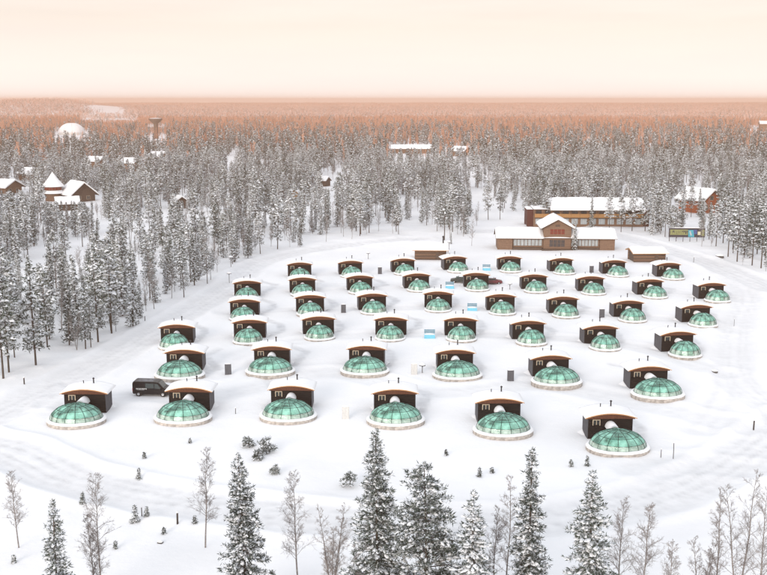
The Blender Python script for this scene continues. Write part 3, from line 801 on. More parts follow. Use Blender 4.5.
for px, py, hgt, r_, lab in ((177.6, 525.5, 1.15, 0.10, 'short dark wooden post in open snow below the front row'), (753.6, 428.5, 1.25, 0.10, 'dark wooden post in open snow near the bend of the track'),
                             (673.2, 459.5, 1.9, 0.045, 'thin tall marker stick beside the front row\'s last dome'), (660.8, 457.0, 1.0, 0.04, 'thin short marker stick beside the front row\'s last dome'),
                             (24.4, 386.0, 0.95, 0.10, 'dark wooden post at the ring road by the leaning pines'), (145.0, 322.0, 0.9, 0.07, 'dark post on the berm of the ring road'),
                             (235.5, 413.5, 0.8, 0.05, 'thin stick in the snow between two front row domes'), (142.0, 519.0, 0.9, 0.05, 'thin stick beside small snowy saplings'),
                             (693.5, 263.5, 1.4, 0.06, 'thin post at the back row\'s end by the road'), (734.0, 326.0, 1.3, 0.035, 'thin marker stick beside the fourth row\'s last cabin')):
    q = G(px, py)
    t = thing('marker_post', lab, 'post', (q.x, q.y, tz(q.x, q.y)), random.uniform(0, 3), 'posts and sticks in the snow')
    m = MB(); m.tube([(0, 0, -0.3), (0.01, 0, hgt * 0.5), (0.03, 0.01, hgt)], [r_, r_ * 0.95, r_ * 0.9], 6); m.build('stake', 'post_wood', t)
    m = MB(); m.lathe([(r_ * 1.3, hgt - 0.02), (r_ * 1.2, hgt + 0.05), (0.005, hgt + 0.11)], 7, 0.03, 0.01); m.build('snow_cap', 'snow', t, True)
def boulder(px, py, s, lab):
    q = G(px, py)
    t = thing('boulder', lab, 'rock', (q.x, q.y, tz(q.x, q.y)), random.uniform(0, 3))
    for nm_, mt, sc, dz in (('stone', 'rock', 1.0, 0.0), ('snow_cap', 'snow', 0.93, 0.28 * s)):
        bm = bmesh.new(); bmesh.ops.create_icosphere(bm, subdivisions=3, radius=s * sc)
        for v in bm.verts:
            k = 1 + 0.18 * math.sin(v.co.x * 3.1 / s + 1) * math.cos(v.co.y * 2.7 / s) + 0.1 * math.sin(v.co.z * 5 / s)
            v.co *= k; v.co.z *= 0.62; v.co.z += dz
        if nm_ == 'snow_cap':
            bmesh.ops.delete(bm, geom=[v for v in bm.verts if v.co.z < dz + 0.02 * s], context='VERTS')
        me = bpy.data.meshes.new(nm_); bm.to_mesh(me); bm.free(); me.materials.append(M[mt])
        me.polygons.foreach_set('use_smooth', [True] * len(me.polygons)); part(nm_, me, t)
boulder(719.5, 257.5, 1.1, 'dark boulder under snow beside the road near the billboard')
boulder(714.5, 371.5, 0.5, 'small dark rock poking through snow near the bend')
boulder(160.5, 543.0, 0.28, 'small stone poking through snow beside the bare birches')


# ------------------------------------------------------------------ buildings
def snow_gable_y(m, hw, y0, y1, ez, rz, th=0.45, n=9, k=8, seed=1):
    """snow blanket on a gable roof whose ridge runs along y"""
    rr = np.random.default_rng(seed); top = []
    xs = np.linspace(-hw, hw, n); ys = np.linspace(y0, y1, k)
    und = lambda x: rz - (rz - ez) * abs(x) / hw
    vs_, fs_ = [], []
    for y in ys:
        for x in xs:
            vs_.append((x, y + (rr.random() - .5) * .1, und(x) + th * (0.85 + 0.3 * rr.random()) * (0.75 if abs(x) > hw * .98 else 1)))
    for i in range(k - 1):
        for j in range(n - 1): fs_.append((i * n + j, i * n + j + 1, (i + 1) * n + j + 1, (i + 1) * n + j))
    b = len(vs_)
    for y in (y0, y1):
        for x in xs: vs_.append((x, y, und(x)))
    for j in range(n - 1):
        fs_.append((b + j, b + j + 1, j + 1, j)); q = (k - 1) * n
        fs_.append((q + j, q + j + 1, b + n + j + 1, b + n + j))
    for j, in ((0,), (n - 1,)):
        fs_.append((b + j, *[i * n + j for i in range(k)], b + n + j))
    m.add(vs_, fs_); return m
def gable_house(name, label, cat, loc, rz, w, d, ez, rdg, wall, ov=0.6, th=0.45, seed=1, windows=(), wall_trim=None):
    """house with its gable toward local -y; the front wall stands at y = 0"""
    t = thing(name, label, cat, loc, rz); hw = w / 2
    m = MB(); m.prism([(-hw, -0.6), (hw, -0.6), (hw, ez), (0, rdg), (-hw, ez)], 0, d); m.build('wall', wall, t)
    sl = (rdg - ez) / hw
    r = MB(); e2 = ez - sl * ov
    r.prism([(-hw - ov, e2), (0, rdg + 0.02), (hw + ov, e2), (hw + ov, e2 + 0.16), (0, rdg + 0.2), (-hw - ov, e2 + 0.16)], -ov * 1.2, d + ov)
    ro = r.build('roof', 'log_dark', t)
    s = MB(); snow_gable_y(s, hw + ov + 0.05, -ov * 1.2 + 0.06, d + ov - 0.05, e2 + 0.163, rdg + 0.205, th, 11, 9, seed); s.build('roof_snow', 'snow', ro)
    for (x0, x1, z0, z1, mt) in windows:
        f = MB(); f.box(x0, x1, -0.03, 0.02, z0, z1); fo = f.build('window', mt, t)
        g = MB(); q = 0.09
        for bx in ((x0 - q, x1 + q, z1, z1 + q), (x0 - q, x1 + q, z0 - q, z0), (x0 - q, x0, z0, z1), (x1, x1 + q, z0, z1), ((x0 + x1) / 2 - .035, (x0 + x1) / 2 + .035, z0, z1)):
            g.box(bx[0], bx[1], -0.07, -0.031 if bx[0] == (x0 + x1) / 2 - .035 else 0.019, bx[2], bx[3])
        g.build('frame', 'frame_wood', fo)
    KEEP_OUT.append((loc[0] - math.sin(rz) * d / 2, loc[1] + math.cos(rz) * d / 2, max(w, d) * 0.62))
    return t

# central lodge: two-storey gabled block between two low wings
lp = G(557.0, 250.0); lz = tz(lp.x, lp.y)
lodge = gable_house('log_lodge', 'grey-brown log lodge with two-storey gabled middle and two low glazed wings', 'lodge', (lp.x, lp.y, lz), R(-3), 7.4, 10.5, 6.2, 8.2, 'log', 0.9, 0.55, 3)
for i in range(4):
    x0 = -1.95 + i * 1.0
    m = MB(); m.box(x0, x0 + 0.82, -0.05, 0.02, 4.3, 5.65); wo = m.build('window', 'win_red', lodge)
    m = MB(); m.box(x0 + 0.38, x0 + 0.44, -0.08, -0.052, 4.3, 5.65); m.box(x0, x0 + 0.82, -0.08, -0.052, 4.93, 4.99); m.build('glazing_bar', 'log_dark', wo)
for i in range(4):
    x0 = -2.05 + i * 1.05
    m = MB(); m.box(x0, x0 + 0.85, -0.05, 0.02, 0.9, 2.75); wo = m.build('window', 'win_dark', lodge)
    m = MB(); m.box(x0 + 0.39, x0 + 0.46, -0.08, -0.052, 0.9, 2.75); m.box(x0, x0 + 0.85, -0.08, -0.052, 1.8, 1.87); m.build('glazing_bar', 'log', wo)
m = MB(); m.box(-3.85, 3.85, -0.75, -0.001, 3.25, 3.37); pr = m.build('pent_roof', 'log_dark', lodge)
m = MB(); snow_cap(m, -3.85, 3.85, -0.78, -0.005, 3.372, 0.24); m.build('pent_snow', 'snow', pr, True)
m = MB(); m.box(-0.6, 0.6, -0.06, 0.01, 6.35, 6.9); m.build('gable_vent', 'log_dark', lodge)
m = MB(); m.box(-4.2, 4.2, -1.2, -0.003, -0.5, 0.28); m.build('porch', 'log_dark', lodge)
for s, Lw in ((-1, 12.4), (1, 11.8)):
    x0, x1 = (3.72, 3.72 + Lw)
    X = lambda a, b_: (min(s * a, s * b_), max(s * a, s * b_))
    m = MB(); a_, b_ = X(x0, x1 - 4.0); m.box(a_, b_, 1.0, 8.0, -0.6, 3.0); wg = m.build('wing_wall', 'log', lodge)
    m = MB(); a_, b_ = X(x1 - 3.99, x1); m.box(a_, b_, 0.1, 8.0, -0.6, 3.05); m.build('end_room', 'log', lodge)
    n = 8
    for i in range(n):
        wa = x0 + 0.35 + i * (Lw - 4.6) / n; a_, b_ = X(wa, wa + (Lw - 4.6) / n - 0.16)
        m = MB(); m.box(a_, b_, 0.95, 1.02, 1.0, 2.7); wo = m.build('window', 'win_pale', lodge)
        m = MB(); m.box((a_ + b_) / 2 - .03, (a_ + b_) / 2 + .03, 0.92, 0.948, 1.0, 2.7); m.build('glazing_bar', 'frosted_grey', wo)
    m = MB(); a_, b_ = X(x0 + 0.3, x1 - 4.1); m.box(a_, b_, 0.0, 0.99, -0.5, 0.55); m.build('terrace', 'log_dark', lodge)
    a_, b_ = X(x0 - 0.2, x1 + 0.6)
    m = MB(); m.prism_x([(-0.5, 3.0), (4.4, 5.0), (8.8, 3.0), (8.8, 3.16), (4.4, 5.18), (-0.5, 3.16)], a_, b_); rf = m.build('wing_roof', 'log_dark', lodge)
    m = MB(); rr = np.random.default_rng(11); n = 15; ys = [-0.52, -0.5, 0.8, 2.2, 3.5, 4.4, 5.3, 6.6, 7.8, 8.8]; vs_, fs_ = [], []
    for yi, y in enumerate(ys):
        und = 3.163 + (2.02 * (1 - abs(y - 4.4) / 4.9))
        for i in range(n):
            vs_.append((a_ + 0.04 + (b_ - a_ - 0.08) * i / (n - 1), y, und + (0.0 if yi in (0, 9) else 0.5 * (0.85 + 0.3 * rr.random()) * (0.3 if i in (0, n - 1) else 1))))
    for i in range(len(ys) - 1):
        for j in range(n - 1): fs_.append((i * n + j, i * n + j + 1, (i + 1) * n + j + 1, (i + 1) * n + j))
    m.add(vs_, fs_); m.build('roof_snow', 'snow', rf)
    KEEP_OUT.append((lp.x + s * 10, lp.y + 4, 8))

def log_hut(label, px, py, w, d, h, rise, rz, awning):
    q = G(px, py); t = thing('log_hut', label, 'hut', (q.x, q.y, tz(q.x, q.y)), rz)
    hw = w / 2
    n = int(h / 0.27)
    for wall_i, (x0, x1, y0, y1) in enumerate(((-hw, hw, 0.0, 0.22), (-hw, hw, d - 0.22, d))):
        for k in range(n):                       # each log of the long walls
            m = MB(); z = 0.12 + k * 0.27
            m.tube([(x0 - 0.25, (y0 + y1) / 2, z), (0, (y0 + y1) / 2 + 0.01, z + 0.01 * ((k * 7) % 3 - 1)), (x1 + 0.25, (y0 + y1) / 2, z)], 0.145, 8); m.build('log', 'log' if k % 3 else 'log_dark', t, True)
    m = MB(); m.prism_x([(0.24, -0.4), (d - 0.24, -0.4), (d - 0.24, h), (d / 2, h + rise - 0.02), (0.24, h)], -hw, hw); m.build('core_wall', 'log_dark', t)
    m = MB(); m.prism_x([(-0.9, h - 0.28), (d / 2, h + rise), (d + 0.7, h - 0.24), (d + 0.7, h - 0.1), (d / 2, h + rise + 0.16), (-0.9, h - 0.14)], -hw - 0.8, hw + 0.8); rf = m.build('roof', 'trim_wood', t)
    m = MB(); rr = np.random.default_rng(int(px)); nn = 14; ys = [-0.92, -0.88, 0.4, d * .3, d * .5, d * .7, d, d + 0.7]; vs_, fs_ = [], []
    for yi, y in enumerate(ys):
        und = h - 0.135 + (rise + 0.30) * (1 - abs(y - d / 2) / (d / 2 + 0.9))
        for i in range(nn): vs_.append((-hw - 0.78 + (w + 1.56) * i / (nn - 1), y, und + (0 if yi in (0, len(ys) - 1) else 0.42 * (0.85 + .3 * rr.random()) * (.3 if i in (0, nn - 1) else 1))))
    for i in range(len(ys) - 1):
        for j in range(nn - 1): fs_.append((i * nn + j, i * nn + j + 1, (i + 1) * nn + j + 1, (i + 1) * nn + j))
    m.add(vs_, fs_); m.build('roof_snow', 'snow', rf)
    m = MB(); m.box(hw * 0.35, hw * 0.35 + 0.9, -0.09, -0.02, 0.1, 1.95); do = m.build('door', 'log_dark', t)
    m = MB(); m.tube([(hw * 0.35 + 0.78, -0.12, 1.0), (hw * 0.35 + 0.78, -0.12, 1.2)], 0.025, 5); m.build('handle', 'dark_metal', do)
    if awning:
        m = MB(); m.tube([(hw + 0.6, -0.6, -0.3), (hw + 0.6, -0.6, h - 0.2)], 0.1, 6); m.build('porch_post', 'log', t)
        m = MB(); m.tube([(hw - 0.6, d * 0.4, h), (hw - 0.6, d * 0.4, h + rise + 1.9)], 0.16, 8); ch = m.build('chimney', 'dark_metal', t)
        m = MB(); m.lathe([(0.3, h + rise + 1.88), (0.3, h + rise + 2.0), (0.02, h + rise + 2.3)], 8, hw - 0.6, d * 0.4, cap=True); m.build('chimney_cap', 'dark_metal', ch)
    KEEP_OUT.append((q.x, q.y + d / 2, w * 0.7))
log_hut('log hut with porch post and chimney behind the sixth cabin row', 430.5, 260.0, 7.6, 6.0, 2.75, 0.9, R(-3), True)
log_hut('log hut with plain snowy roof beside the road and back row', 649.5, 262.2, 7.6, 5.5, 2.5, 0.55, R(2), False)

# long hotel building behind the lodge
hp = G(588.0, 226.5); hz = tz(hp.x, hp.y)
ht = thing('hotel_wing', 'long two-storey building with ochre balcony band and deep snowy roof behind the lodge', 'building', (hp.x, hp.y, hz), R(-2))
m = MB(); m.box(-17.6, 17.6, 0, 11, -0.6, 5.4); m.build('wall', 'log', ht)
m = MB(); m.box(-17.4, 17.4, -1.2, -0.002, 2.55, 2.75); m.build('balcony_floor', 'log_dark', ht)
for i in range(12):
    x0 = -17.4 + i * 2.9
    m = MB(); m.box(x0 + 0.03, x0 + 2.87, -1.27, -1.203, 2.77, 3.95); m.build('balcony_panel', 'ochre', ht)
    m = MB(); m.box(x0 - 0.09, x0 + 0.09, -1.2, -1.02, 2.755, 5.2); m.build('balcony_post', 'log_dark', ht)
    m = MB(); m.box(x0 + 0.55, x0 + 2.35, -0.06, 0.02, 3.2, 5.0); m.build('window', 'win_dark', ht)
    m = MB(); m.box(x0 + 0.45, x0 + 2.45, -0.06, 0.02, 0.5, 2.3); wo = m.build('window', 'win_pale', ht)
    m = MB(); m.box(x0 + 1.42, x0 + 1.48, -0.09, -0.062, 0.5, 2.3); m.build('glazing_bar', 'frosted_grey', wo)
for s in (-1, 1):
    m = MB(); m.box(min(s * 17.65, s * 19.6), max(s * 17.65, s * 19.6), 0.6, 9, -0.6, 5.2); m.build('stair_bay', 'dark_red', ht)
    m = MB(); snow_cap(m, min(s * 17.65, s * 19.8), max(s * 17.65, s * 19.8), 0.4, 9.2, 5.21, 0.4); m.build('bay_snow', 'snow', ht)
m = MB(); m.prism_x([(-1.9, 5.0), (5.5, 7.9), (12.3, 5.3), (12.3, 5.5), (5.5, 8.1), (-1.9, 5.2)], -12.5, 18.4); rf = m.build('roof', 'log_dark', ht)
m = MB(); rr = np.random.default_rng(21); n = 22; ys = [-1.93, -1.88, 0, 2, 4, 5.5, 7.5, 10, 12.3]; vs_, fs_ = [], []
for yi, y in enumerate(ys):
    und = 5.205 + 2.95 * (1 - abs(y - 5.5) / 7.4)
    for i in range(n): vs_.append((-12.45 + 30.8 * i / (n - 1), y, und + (0 if yi in (0, len(ys) - 1) else 0.55 * (0.85 + .3 * rr.random()) * (.3 if i in (0, n - 1) else 1))))
for i in range(len(ys) - 1):
    for j in range(n - 1): fs_.append((i * n + j, i * n + j + 1, (i + 1) * n + j + 1, (i + 1) * n + j))
m.add(vs_, fs_); m.build('roof_snow', 'snow', rf)
m = MB(); snow_cap(m, -17.7, -12.5, -1.3, 11, 5.42, 0.5); m.build('flat_roof_snow', 'snow', ht)
for k in range(-2, 3): KEEP_OUT.append((hp.x + k * 8, hp.y + 6, 9))

q = G(711.0, 213.0)
gable_house('red_house', 'red-orange wooden house with snowy gable roof among pines above the billboard', 'house', (q.x, q.y, tz(q.x, q.y)), R(30), 8.6, 11.5, 5.0, 8.0, 'red_wood', 1.2, 0.6, 5,
            windows=((-3.2, -1.9, 1.2, 2.8, 'win_dark'), (1.9, 3.2, 1.2, 2.8, 'win_dark'), (-0.8, 0.8, 4.6, 6.0, 'win_dark')))
q = G(14.0, 193.0)
gable_house('chalet', 'tan chalet with a broad snowy roof left of the conical tower', 'house', (q.x, q.y, tz(q.x, q.y)), R(62), 9, 15, 3.2, 5.6, 'log', 1.2, 0.6, 6, windows=((-2.5, -1.2, 1.0, 2.3, 'win_dark'), (1.2, 2.5, 1.0, 2.3, 'win_dark')))
q = G(84.0, 201.5)
gable_house('chalet', 'dark chalet with large snowy roof and chimneys beside the conical tower', 'house', (q.x, q.y, tz(q.x, q.y)), R(38), 9.5, 12, 3.4, 7.4, 'log_dark', 1.2, 0.6, 7, windows=((-2.5, -1.2, 1.0, 2.3, 'win_dark'), (1.2, 2.5, 1.0, 2.3, 'win_dark')))
q = G(58.0, 210.0)
gable_house('log_cabin', 'low dark log cabin with thick snow roof in front of the conical tower', 'cabin', (q.x, q.y, tz(q.x, q.y)), R(-70), 6, 7, 2.6, 4.2, 'log_dark', 0.9, 0.6, 8)
q = G(54.0, 200.5); tq = thing('cone_tower', 'round log tower with pointed snowy cone roof and red windows', 'tower', (q.x, q.y, tz(q.x, q.y)), 0)
m = MB(); m.lathe([(3.3, -0.6), (3.3, 6.4)], 20); m.build('wall', 'log', tq)
for k in range(9):
    a_ = math.pi + math.pi * (k + 0.5) / 9
    m = MB(); m.box(-0.42, 0.42, -0.05, 0.05, 4.7, 5.8); o = m.build('window', 'win_red', tq); o.location = (3.32 * math.cos(a_), 3.32 * math.sin(a_), 0); o.rotation_euler = (0, 0, a_ - math.pi / 2)
m = MB(); m.lathe([(4.3, 3.2), (3.31, 4.0)], 20); sk = m.build('skirt_roof', 'log_dark', tq)
m = MB(); m.lathe([(4.4, 3.25), (4.35, 3.6), (3.35, 4.45)], 20); m.build('skirt_snow', 'snow', sk, True)
m = MB(); m.lathe([(4.2, 5.9), (0.05, 10.6)], 20); rf = m.build('roof', 'log_dark', tq)
m = MB(); m.lathe([(4.25, 5.95), (4.2, 6.4), (2.6, 8.2), (1.1, 10.3), (0.02, 11.8)], 20); m.build('roof_snow', 'snow', rf, True)
KEEP_OUT.append((q.x, q.y, 6))
for px, py, w, d, lab, mt, rz in ((182, 208.5, 4.2, 4.2, 'dark little hut with snowy roof among the pines by the ring road', 'log_dark', 30), (295, 200.0, 2.8, 3.0, 'small ochre hut standing deep among the pines', 'ochre', -10),
                                  (328.0, 186.0, 4.0, 5.0, 'small brown hut with snowy roof beside a gap in the pines', 'log_dark', 60)):
    q = G(px, py); gable_house('forest_hut', lab, 'hut', (q.x, q.y, tz(q.x, q.y)), R(rz), w, d, 2.8, 4.2, mt, 0.5, 0.5, int(px))
# far halls with white roofs standing above the forest
for px, py, w, d, e, rg, lab, rz in ((411, 153.0, 34, 12, 3.8, 6.0, 'long low hall with white roof in the middle of the forest', 90), (459, 156, 12, 12, 4, 6.5, 'pale hall with white roof beside the long forest hall', 60),
                                     (765, 131.5, 22, 14, 10, 13, 'far white-roofed hall in the forest beyond the billboard', 75), (96, 167.5, 10, 8, 4, 6, 'small white-roofed house above the conical tower', 80), (158, 162.5, 12, 9, 4, 6.5, 'white-roofed house below the water tower', 70),
                                     (30, 180.0, 9, 8, 3.5, 5.5, 'white-roofed house behind the tan chalet', 70), (132, 171.0, 14, 9, 5, 7, 'white-roofed house between chalets and water tower', 75)):
    q = G(px, py)
    if lab.startswith('long low'): w, d = 12, 30
    gable_house('forest_hall', lab, 'building', (q.x + d / 2 * (1 if rz > 45 else 0), q.y, tz(q.x, q.y)), R(rz), w, d, e, rg, 'log', 0.8, 0.7, int(px))
# water tower
q = G(156.3, 138.5); wt = thing('water_tower', 'mushroom-shaped concrete water tower rising out of the far forest', 'tower', (q.x, q.y, tz(q.x, q.y)), 0)
m = MB(); m.lathe([(2.7, -1), (2.35, 8), (2.3, 16.2)], 20); m.build('shaft', 'concrete', wt, True)
m = MB(); m.lathe([(2.3, 15.8), (4.2, 17.4), (7.2, 20.2), (7.3, 21.2), (7.1, 21.4)], 28, cap=True); tk = m.build('tank', 'concrete', wt, True)
m = MB(); m.lathe([(6.2, 21.41), (5.6, 21.6), (3.0, 21.8), (0.02, 21.9)], 28); m.build('tank_snow', 'snow', tk, True)
m = MB(); m.lathe([(2.36, 3.0), (2.36, 3.02)], 6); m.tube([(0, -2.42, 0), (0, -2.42, 2.2)], 0.5, 4); m.build('door', 'dark_metal', wt)
# snow dome
q = G(72.0, 134.5); sd = thing('dome_hall', 'large white dome hall covered in snow in the far forest', 'dome', (q.x, q.y, tz(q.x, q.y)), 0)
m = MB(); m.lathe([(15.0, -1.0), (15.0, 3.0)], 40); m.build('wall', 'white_paint', sd, True)
m = MB(); m.lathe([(15.05 * math.cos(t_) ** 0.9, 3.0 + 11.0 * math.sin(t_)) for t_ in np.linspace(0, 1.565, 12)], 40); m.build('dome_shell', 'snow', sd, True)
for k in range(10):
    a_ = 2 * math.pi * k / 10
    m = MB(); m.tube([(15.1 * math.cos(t_) ** 0.9 * math.cos(a_), 15.1 * math.cos(t_) ** 0.9 * math.sin(a_), 3.0 + 11.08 * math.sin(t_)) for t_ in np.linspace(0, 1.4, 10)], 0.2, 4); m.build('rib', 'white_paint', sd)
KEEP_OUT.append((q.x, q.y, 20))
# billboard
q = G(686.5, 241.5); bb = thing('billboard', 'long dark-framed billboard with yellow-green lettering and a blue picture on posts', 'billboard', (q.x, q.y, tz(q.x, q.y)), R(-4)); bb.scale = (0.92, 0.92, 0.88)
m = MB(); m.box(-5.6, 5.6, 0, 0.14, 1.5, 4.55); m.build('board', 'sign_dark', bb)
for k in range(6):
    m = MB(); x0 = -5.3 + k * 2.12; m.tube([(x0, 0.24, -0.5), (x0, 0.24, 4.5)], 0.09, 6); m.build('post', 'post_wood', bb)
m = MB(); m.box(-5.2, 0.3, -0.02, -0.001, 2.3, 4.0); yp_ = m.build('lettering_panel', 'sign_yellow', bb)
m = MB(); x = -5.0; rr = random.Random(4)
while x < 0.0:
    wd = rr.choice((0.12, 0.14, 0.16)); z0 = 2.55 + 0.1 * rr.random()
    m.box(x, x + wd, -0.03, -0.021, z0, 3.75)
    if rr.random() < 0.7: m.box(x + wd, x + wd + 0.26, -0.03, -0.021, rr.choice((2.6, 3.1, 3.6)), rr.choice((2.75, 3.25, 3.72)) + 0.02)
    x += wd + 0.42
m.build('lettering', 'sign_dark', yp_)
m = MB(); m.add([(0.45, -0.03, 1.6), (2.3, -0.03, 1.6), (1.9, -0.03, 3.9), (0.35, -0.03, 3.9)], [(0, 1, 2, 3)]); pn = m.build('picture', 'sign_teal', bb)
m = MB(); m.add([(1.1, -0.036, 2.1), (1.6, -0.036, 2.1), (1.1, -0.036, 3.6), (0.6, -0.036, 3.6)], [(0, 1, 2, 3)]); m.build('picture_streak', 'win_pale', pn)
m = MB(); m.add([(2.0, -0.028, 2.5), (3.1, -0.028, 2.6), (3.0, -0.028, 4.0), (1.95, -0.028, 4.0)], [(0, 1, 2, 3)]); m.build('picture', 'sign_blue', bb)
m = MB(); m.add([(3.3, -0.028, 2.3), (4.2, -0.028, 2.3), (4.2, -0.028, 3.4), (3.3, -0.028, 3.4)], [(0, 1, 2, 3)]); m.build('picture', 'sign_cream', bb)
m = MB(); m.add([(4.5, -0.028, 2.0), (5.3, -0.028, 2.0), (5.3, -0.028, 4.0), (4.5, -0.028, 4.0)], [(0, 1, 2, 3)]); m.build('picture', 'sign_yellow', bb)
m = MB(); snow_cap(m, -5.6, 5.6, -0.05, 0.3, 4.552, 0.18); m.build('snow_cap', 'snow', bb)
KEEP_OUT.append((q.x, q.y, 3)); KEEP_OUT.append((q.x - 3.5, q.y, 2.5)); KEEP_OUT.append((q.x + 3.5, q.y, 2.5))

# ------------------------------------------------------------------ trees
def unit(a): return a / np.maximum(np.linalg.norm(a, axis=-1, keepdims=True), 1e-9)
def crown_arrays(rng, C, D, size, n_blade, blade_w, snow_p, snow_k, spread, snow_size, frost):
    """needle blades and snow pads round clump centres C whose shoots point along D"""
    N = len(C)
    c = np.repeat(C, n_blade, 0); d = np.repeat(D, n_blade, 0); s = np.repeat(size, n_blade)
    n = len(c)
    dirs = unit(d * 0.55 + rng.normal(0, spread, (n, 3)) + np.array([0, 0, 0.10]))
    side = unit(np.cross(dirs, rng.normal(0, 1, (n, 3))))
    ln = s * rng.uniform(0.6, 1.25, n); w = s * blade_w * rng.uniform(0.7, 1.3, n)
    base = c + rng.normal(0, 0.22, (n, 3)) * s[:, None]
    mid = base + dirs * (ln * 0.45)[:, None]
    V1 = np.stack([base, mid - side * w[:, None] / 2, base + dirs * ln[:, None], mid + side * w[:, None] / 2], 1).reshape(-1, 3)
    Q = np.arange(n * 4).reshape(n, 4)
    mq = (rng.random(n) < frost).astype(int) * 2
    keep = rng.random(N) < snow_p
    cs, ds, ss = C[keep], D[keep], size[keep]; k = len(cs)
    ang = np.linspace(0, 2 * math.pi, snow_k, endpoint=False)[None] + rng.uniform(0, 6.28, (k, 1))
    hd = np.stack([ds[:, 0], ds[:, 1], np.zeros(k)], 1); hd = unit(hd + 1e-6)
    sdv = np.stack([-hd[:, 1], hd[:, 0], np.zeros(k)], 1)
    rad = ss[:, None] * snow_size * rng.uniform(0.55, 1.2, (k, snow_k))
    slope = np.clip(ds[:, 2], -0.7, 0.5)
    rim = (cs[:, None] + hd[:, None] * (np.cos(ang) * rad * 1.35)[..., None] + sdv[:, None] * (np.sin(ang) * rad * 0.8)[..., None])
    rim[..., 2] += (np.cos(ang) * rad * 1.35) * slope[:, None] - ss[:, None] * rng.uniform(-0.02, 0.22, (k, snow_k))
    top = cs + np.stack([rng.normal(0, .1, k) * ss, rng.normal(0, .1, k) * ss, ss * snow_size * rng.uniform(0.35, 0.75, k)], 1)
    V2 = np.concatenate([rim, top[:, None]], 1).reshape(-1, 3)
    st = (snow_k + 1)
    b = np.arange(k)[:, None] * st; j = np.arange(snow_k)[None]
    T = np.stack([b + j, b + (j + 1) % snow_k, np.broadcast_to(b + snow_k, (k, snow_k))], -1).reshape(-1, 3) + len(V1)
    return np.concatenate([V1, V2]), Q, T, mq, np.ones(len(T), int)
def conifer(seed, kind, H, nb, cl, blades, clump, blade_w=0.22, snow_p=0.6, snow_k=6, snow_size=0.62, cb=None, rmax=None, frost=0.25, spread=0.5, trunk_k=6):
    rng = np.random.default_rng(seed)
    if cb is None: cb = rng.uniform(0.12, 0.34) if kind == 'pine' else rng.uniform(0.04, 0.12)
    if rmax is None: rmax = H * (rng.uniform(0.10, 0.145) if kind == 'pine' else rng.uniform(0.085, 0.13))
    bend = rng.normal(0, 0.012, 2) * H
    axis = lambda z: np.stack([bend[0] * (z / H) ** 2, bend[1] * (z / H) ** 2, z], -1)
    t = np.sort(rng.uniform(0, 1, nb)) if kind == 'pine' else np.linspace(0, 1, nb) + rng.normal(0, 0.006, nb)
    t = np.clip(t, 0, 1); z = H * (cb + (0.985 - cb) * t)
    az = np.arange(nb) * 2.39996 + rng.normal(0, 0.5, nb)
    if kind == 'pine': prof = (1 - t ** 2.4) ** 0.75 * (0.55 + 0.45 * np.minimum(1, t / 0.25)) + 0.10
    else: prof = (1 - t) ** 0.8 * (0.75 + 0.25 * np.minimum(1, t / 0.15)) + 0.04
    L = rmax * prof * rng.uniform(0.6, 1.2, nb)
    C, D, S = [], [], []; br = MB()
    for i in range(nb):
        base = axis(np.array(z[i]))
        dxy = np.array([math.cos(az[i]), math.sin(az[i]), 0.0])
        if kind == 'pine': a0, b0 = rng.uniform(0.0, 0.45), rng.uniform(-0.35, 0.1)
        else: a0, b0 = -0.10 - 0.55 * (1 - t[i]) + rng.normal(0, 0.08), 0.22
        n = max(2, int(round(L[i] * cl * (1.0 if kind == 'pine' else 1.15))))
        s = (np.arange(n) + rng.uniform(0.2, 0.8, n)) / n
        s = (0.22 if kind == 'pine' else 0.12) + s * (0.82 if kind == 'pine' else 0.9)
        lat = rng.normal(0, 0.20, n) * L[i] * (1.1 - s * 0.6)
        sd_ = np.array([-dxy[1], dxy[0], 0])
        p = base + dxy * (s * L[i])[:, None] + sd_ * lat[:, None]
        p[:, 2] += L[i] * (a0 * s + b0 * s * s) - 0.15 * np.abs(lat)
        dv = dxy[None] + sd_ * (lat / (L[i] + .01))[:, None] * 1.5; dv[:, 2] = a0 + 2 * b0 * s
        C.append(p); D.append(unit(dv)); S.append(clump * rng.uniform(0.7, 1.3, n) * (0.75 + 0.35 * min(1, L[i])))
        if trunk_k > 4 and L[i] > 0.4:
            e = base + dxy * L[i] * 0.85 + np.array([0, 0, L[i] * (a0 * .85 + b0 * .72)])
            m_ = base + dxy * L[i] * 0.45 + np.array([0, 0, L[i] * (a0 * .45 + b0 * .2)])
            br.tube([base, m_, e], [0.012 * L[i] + 0.012, 0.008 * L[i] + 0.01, 0.006], 3, cap=False)
    # leader
    C.append(axis(np.array([H * 0.97, H * 0.99]))); D.append(np.array([[0, 0, 1.0]] * 2)); S.append(np.array([clump * .6] * 2))
    C = np.concatenate(C); D = np.concatenate(D); S = np.concatenate(S)
    V, Q, T, mq, mt = crown_arrays(rng, C, D, S, blades, blade_w, snow_p, snow_k, spread, snow_size, frost)
    crown = mesh_np('crown', V, Q, T, mq, mt, ['needles', 'tree_snow', 'frost_needles'])
    zt = np.linspace(-0.02, 0.98, 7) * H; r0 = 0.008 * H + 0.025
    pts = axis(zt); br.tube([tuple(p) for p in pts], [r0 * (1 - 0.9 * (k / 6)) + 0.012 for k in range(7)], trunk_k, cap=False)
    trunk = br.mesh('trunk', 'bark', True)
    return trunk, crown
